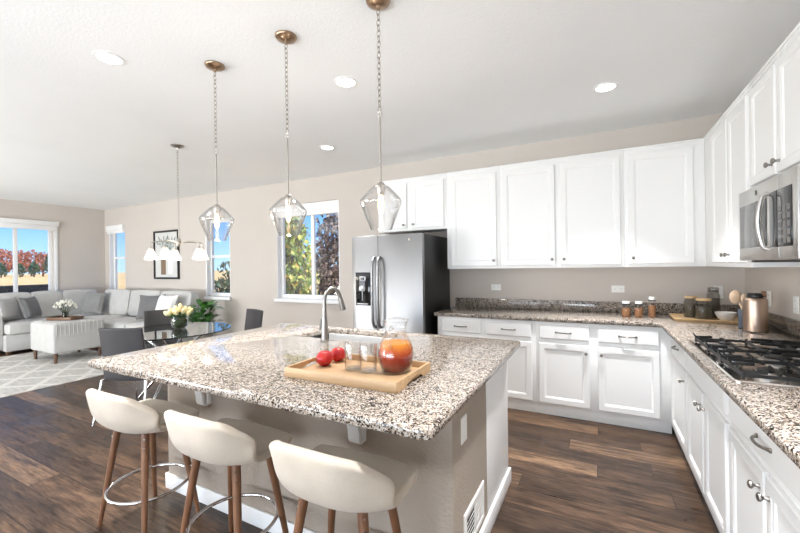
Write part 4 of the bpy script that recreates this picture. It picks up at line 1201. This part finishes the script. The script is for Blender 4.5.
# ottoman
t = thing('ottoman', 'pale grey pleated ottoman on dark wooden legs in front of the sofa', 'ottoman', (-7.62, 2.92, .0118))
OW, OD = .40, .335
b = B().box(-OW, OW, -OD, OD, .15, .598, .035, 4)
b.build('body', 'ottoman', t)
b = B()
for k in range(12):
    y = -OD + .045 + k * (2 * OD - .09) / 11
    b.tube([(OW + .001, y, .42), (OW + .003, y, .565), (OW - .012, y, .592), (OW - .05, y, .600), (-OW + .05, y, .600)], .007, 6)
b.build('piping', 'ottoman', t)
for sx_ in (-1, 1):
    for sy in (-1, 1):
        B().tube([(sx_ * (OW - .05), sy * (OD - .05), .0005), (sx_ * (OW - .05), sy * (OD - .05), .152)], [.020, .026], 12).build('leg', 'darkleg', t)
OZ = .0118 + .6085
t = thing('ottoman_tray', 'dark brown wooden tray on top of the ottoman', 'tray', (-7.70, 2.92, OZ), .45)
B().box(-.19, .19, -.11, .11, .0006, .010).build('tray_floor', 'traywood', t)
b = B().box(-.2, .2, -.12, -.1105, .0006, .045, .002); b.box(-.2, .2, .1105, .12, .0006, .045, .002); b.box(-.2, -.1905, -.11, .11, .0006, .045, .002); b.box(.1905, .2, -.11, .11, .0006, .045, .002); b.build('rim', 'traywood', t)
t = thing('flower_vase', 'small glass vase of white blossom standing on the ottoman tray', 'vase', (-7.70, 2.92, OZ + .0105))
B().lathe([(.001, .001), (.03, .001), (.045, .02), (.048, .06), (.034, .10), (.038, .115)], n=24).build('glass', 'smoke', t)
b = B(); bl = B()
for k in range(26):
    a = k * 2.399; rr_ = .15 * math.sqrt((k + .5) / 26); z = .33 - rr_ * .8 + R.uniform(-.03, .03)
    x, y = rr_ * math.cos(a), rr_ * math.sin(a)
    b.tube([(x * .1, y * .1, .02), (x * .4, y * .4, .13), (x, y, z)], .0025, 5)
    for q in range(4): bl.ball((x + R.uniform(-.02, .02), y + R.uniform(-.02, .02), z + R.uniform(-.015, .02)), R.uniform(.010, .016), 1)
b.build('stalks', 'moss', t); bl.build('blossom', 'blossom', t)

# framed print
t = thing('framed_print', 'black framed botanical print hanging on the back wall behind the chandelier', 'picture', (-7.54, WY - .02, 1.22))
PX0, PX1, PZ0, PZ1 = -7.86, -7.055, 1.225, 2.17
mpP = mapper('y', WY)
b = B()
for (u0, u1, w0, w1) in ((PX0, PX0 + .035, PZ0, PZ1), (PX1 - .035, PX1, PZ0, PZ1), (PX0 + .035, PX1 - .035, PZ0, PZ0 + .035), (PX0 + .035, PX1 - .035, PZ1 - .035, PZ1)):
    box_uv(b, mpP, u0, u1, .001, .032, w0, w1, .002)
b.build('frame', 'black', t, True)
b = B(); box_uv(b, mpP, PX0 + .03, PX1 - .03, .002, .012, PZ0 + .03, PZ1 - .03); pr = b.build('print', 'paper', t, True)
b = B()
def flat(b, pts, d):
    b.loft([[mpP(u, d, z) for u, z in pts], [mpP(u, d + .0008, z) for u, z in pts]])
flat(b, [(-7.64, 1.31), (-7.48, 1.31), (-7.48, 1.62), (-7.52, 1.70), (-7.53, 1.80), (-7.59, 1.80), (-7.60, 1.70), (-7.64, 1.62)], .0122)
b.build('bottle_motif', 'ink_b', pr, True)
b = B(); flat(b, [(-7.39, 1.33), (-7.28, 1.33), (-7.26, 1.55), (-7.30, 1.78), (-7.37, 1.78), (-7.41, 1.55)], .0122); b.build('vase_motif', 'ink_w', pr, True)
b = B()
for cx, cz, n_, sd in ((-7.56, 1.80, 10, 1), (-7.335, 1.78, 12, 2)):
    for k in range(n_):
        a = math.radians(35 + 110 * k / (n_ - 1)); L_ = .16 + .20 * ((k * 7) % 5) / 5
        ex, ez = cx + math.cos(a) * L_, cz + math.sin(a) * L_
        flat(b, [(cx - .004, cz), (cx + .004, cz), (ex + .003, ez), (ex - .003, ez)], .0122)
        px, pz = -math.sin(a) * .022, math.cos(a) * .022
        mx_, mz_ = cx + math.cos(a) * L_ * .8, cz + math.sin(a) * L_ * .8
        flat(b, [(cx + math.cos(a) * L_ * .55, cz + math.sin(a) * L_ * .55), (mx_ + px, mz_ + pz), (ex, ez), (mx_ - px, mz_ - pz)], .0132)
b.build('branch_motif', 'ink_l', pr, True)

# ================================================================== OUTSIDE
g = struct(B().box(-420, 60, WY + .2, 400, -.62, -.6).build('ground', 'field', smooth=False))
g2 = struct(B().box(-420, LX - .2, -160, WY + .2, -.62, -.6).build('ground.001', 'field', smooth=False))
def bush(name, label, x, y, w, dpt, h, mat, n, size, group=None):
    t = thing(name, label, 'bush', (x, y, -.6), 0, group)
    b = B()
    for k in range(n):
        while True:
            q = Vector((R.uniform(-1, 1), R.uniform(-1, 1), R.uniform(-1, 1)))
            if .25 < q.length < 1: break
        lob = 1 + .18 * math.sin(q.x * 9 + 1) * math.cos(q.z * 8)
        b.quadleaf((q.x * w * lob, q.y * dpt * lob, h * .52 + q.z * h * .48 * lob), size)
    b.build('foliage', mat, t, smooth=False, recalc=False)
    b = B()
    for k in range(9):
        a = k * 2.4; b.tube([(.05 * math.cos(a), .05 * math.sin(a), 0), (w * .4 * math.cos(a), dpt * .4 * math.sin(a), h * .5), (w * .6 * math.cos(a), dpt * .6 * math.sin(a), h * .85)], [.03, .02, .008], 6)
    b.build('stems', 'bark', t)
bush('garden_shrub', 'green and yellow leaved shrub outside the left half of the kitchen window', -5.40, 5.55, .55, .45, 3.35, 'leaf_g', 2300, .17)
bush('garden_shrub', 'plum leaved shrub outside the right half of the kitchen window', -4.98, 6.62, .62, .45, 3.6, 'leaf_p', 3200, .13)
bush('garden_shrub', 'loose green shrub outside the narrow window by the dining table', -7.55, 5.9, .34, .4, 2.15, 'leaf_d', 700, .14)
def far_tree(x, y, w, h, mat, label, group, cone=False):
    t = thing('autumn_tree' if mat == 'leaf_r' else 'evergreen_tree', label, 'tree', (x, y, -.6), 0, group)
    b = B()
    for k in range(420):
        q = Vector((R.gauss(0, 1), R.gauss(0, 1), R.gauss(0, 1))).normalized() * R.uniform(.55, 1.0)
        f = (q.z + 1) / 2
        wd = w * ((1 - f * .85) * 1.2 if cone else 1 + .22 * math.sin(q.x * 5 + x) * math.cos(q.y * 6 + y))
        b.quadleaf((q.x * wd, q.y * wd, h * (.55 + q.z * .43)), w * .34)
    b.build('crown', mat, t, smooth=False, recalc=False)
    B().tube([(0, 0, 0), (0, 0, h * .5)], [w * .10, w * .06], 8).build('trunk', 'bark', t)
rt = 0
def polar(px, dist):
    u = (px - 400) / 379; d = fwd + right * u
    return d.x * dist, d.y * dist
rl = ['rust red autumn tree at the left edge of the big window view', 'rust red autumn tree left of the window mullion', 'rust red tree just right of the window mullion',
      'broad rust red tree in the right half of the big window view', 'rust red tree beside the dark evergreens at right of the big window', 'rust red tree half hidden by the window mullion']
for i, (px, dist, w, h) in enumerate([(-6, 150, 3.4, 12.6), (5, 158, 3.6, 12.0), (22, 150, 3.2, 11.2), (31.5, 160, 3.6, 11.6), (43, 152, 3.4, 10.2), (14, 172, 3.3, 11.4)]):
    x, y = polar(px, dist); far_tree(x, y, w, h, 'leaf_r', rl[i], 'autumn trees across the field')
gl = ['low dark evergreen in front of the red trees at the left of the big window', 'low dark evergreen below the red tree by the mullion', 'low dark evergreen in the middle of the right window half', 'taller dark evergreen at the right end of the tree line', 'narrow dark evergreen beside the window frame']
for i, (px, dist, w, h) in enumerate([(1, 138, 2.4, 5.6), (20, 138, 2.1, 5.4), (34, 138, 2.4, 6.0), (49, 136, 2.2, 9.0), (56, 146, 2.0, 7.4)]):
    x, y = polar(px, dist); far_tree(x, y, w, h, 'leaf_d', gl[i], 'evergreens across the field', True)
# dark patio sofa outside the big window
t = thing('patio_bench', 'dark wicker patio bench outside the big living room window', 'bench', (-11.3, 3.3, -.6))
for k in range(2):
    B().box(-11.6, -10.9, 2.45 + k * 1.75, 2.55 + k * 1.75, -.599, .30, .03).build('armrest', 'outdoor', t, True)
B().box(-11.5, -10.9, 2.552, 4.198, -.50, -.1, .03).build('seat', 'outdoor', t, True)
B().box(-11.05, -10.88, 2.552, 4.198, -.099, 1.12, .03).build('backrest', 'outdoor', t, True)
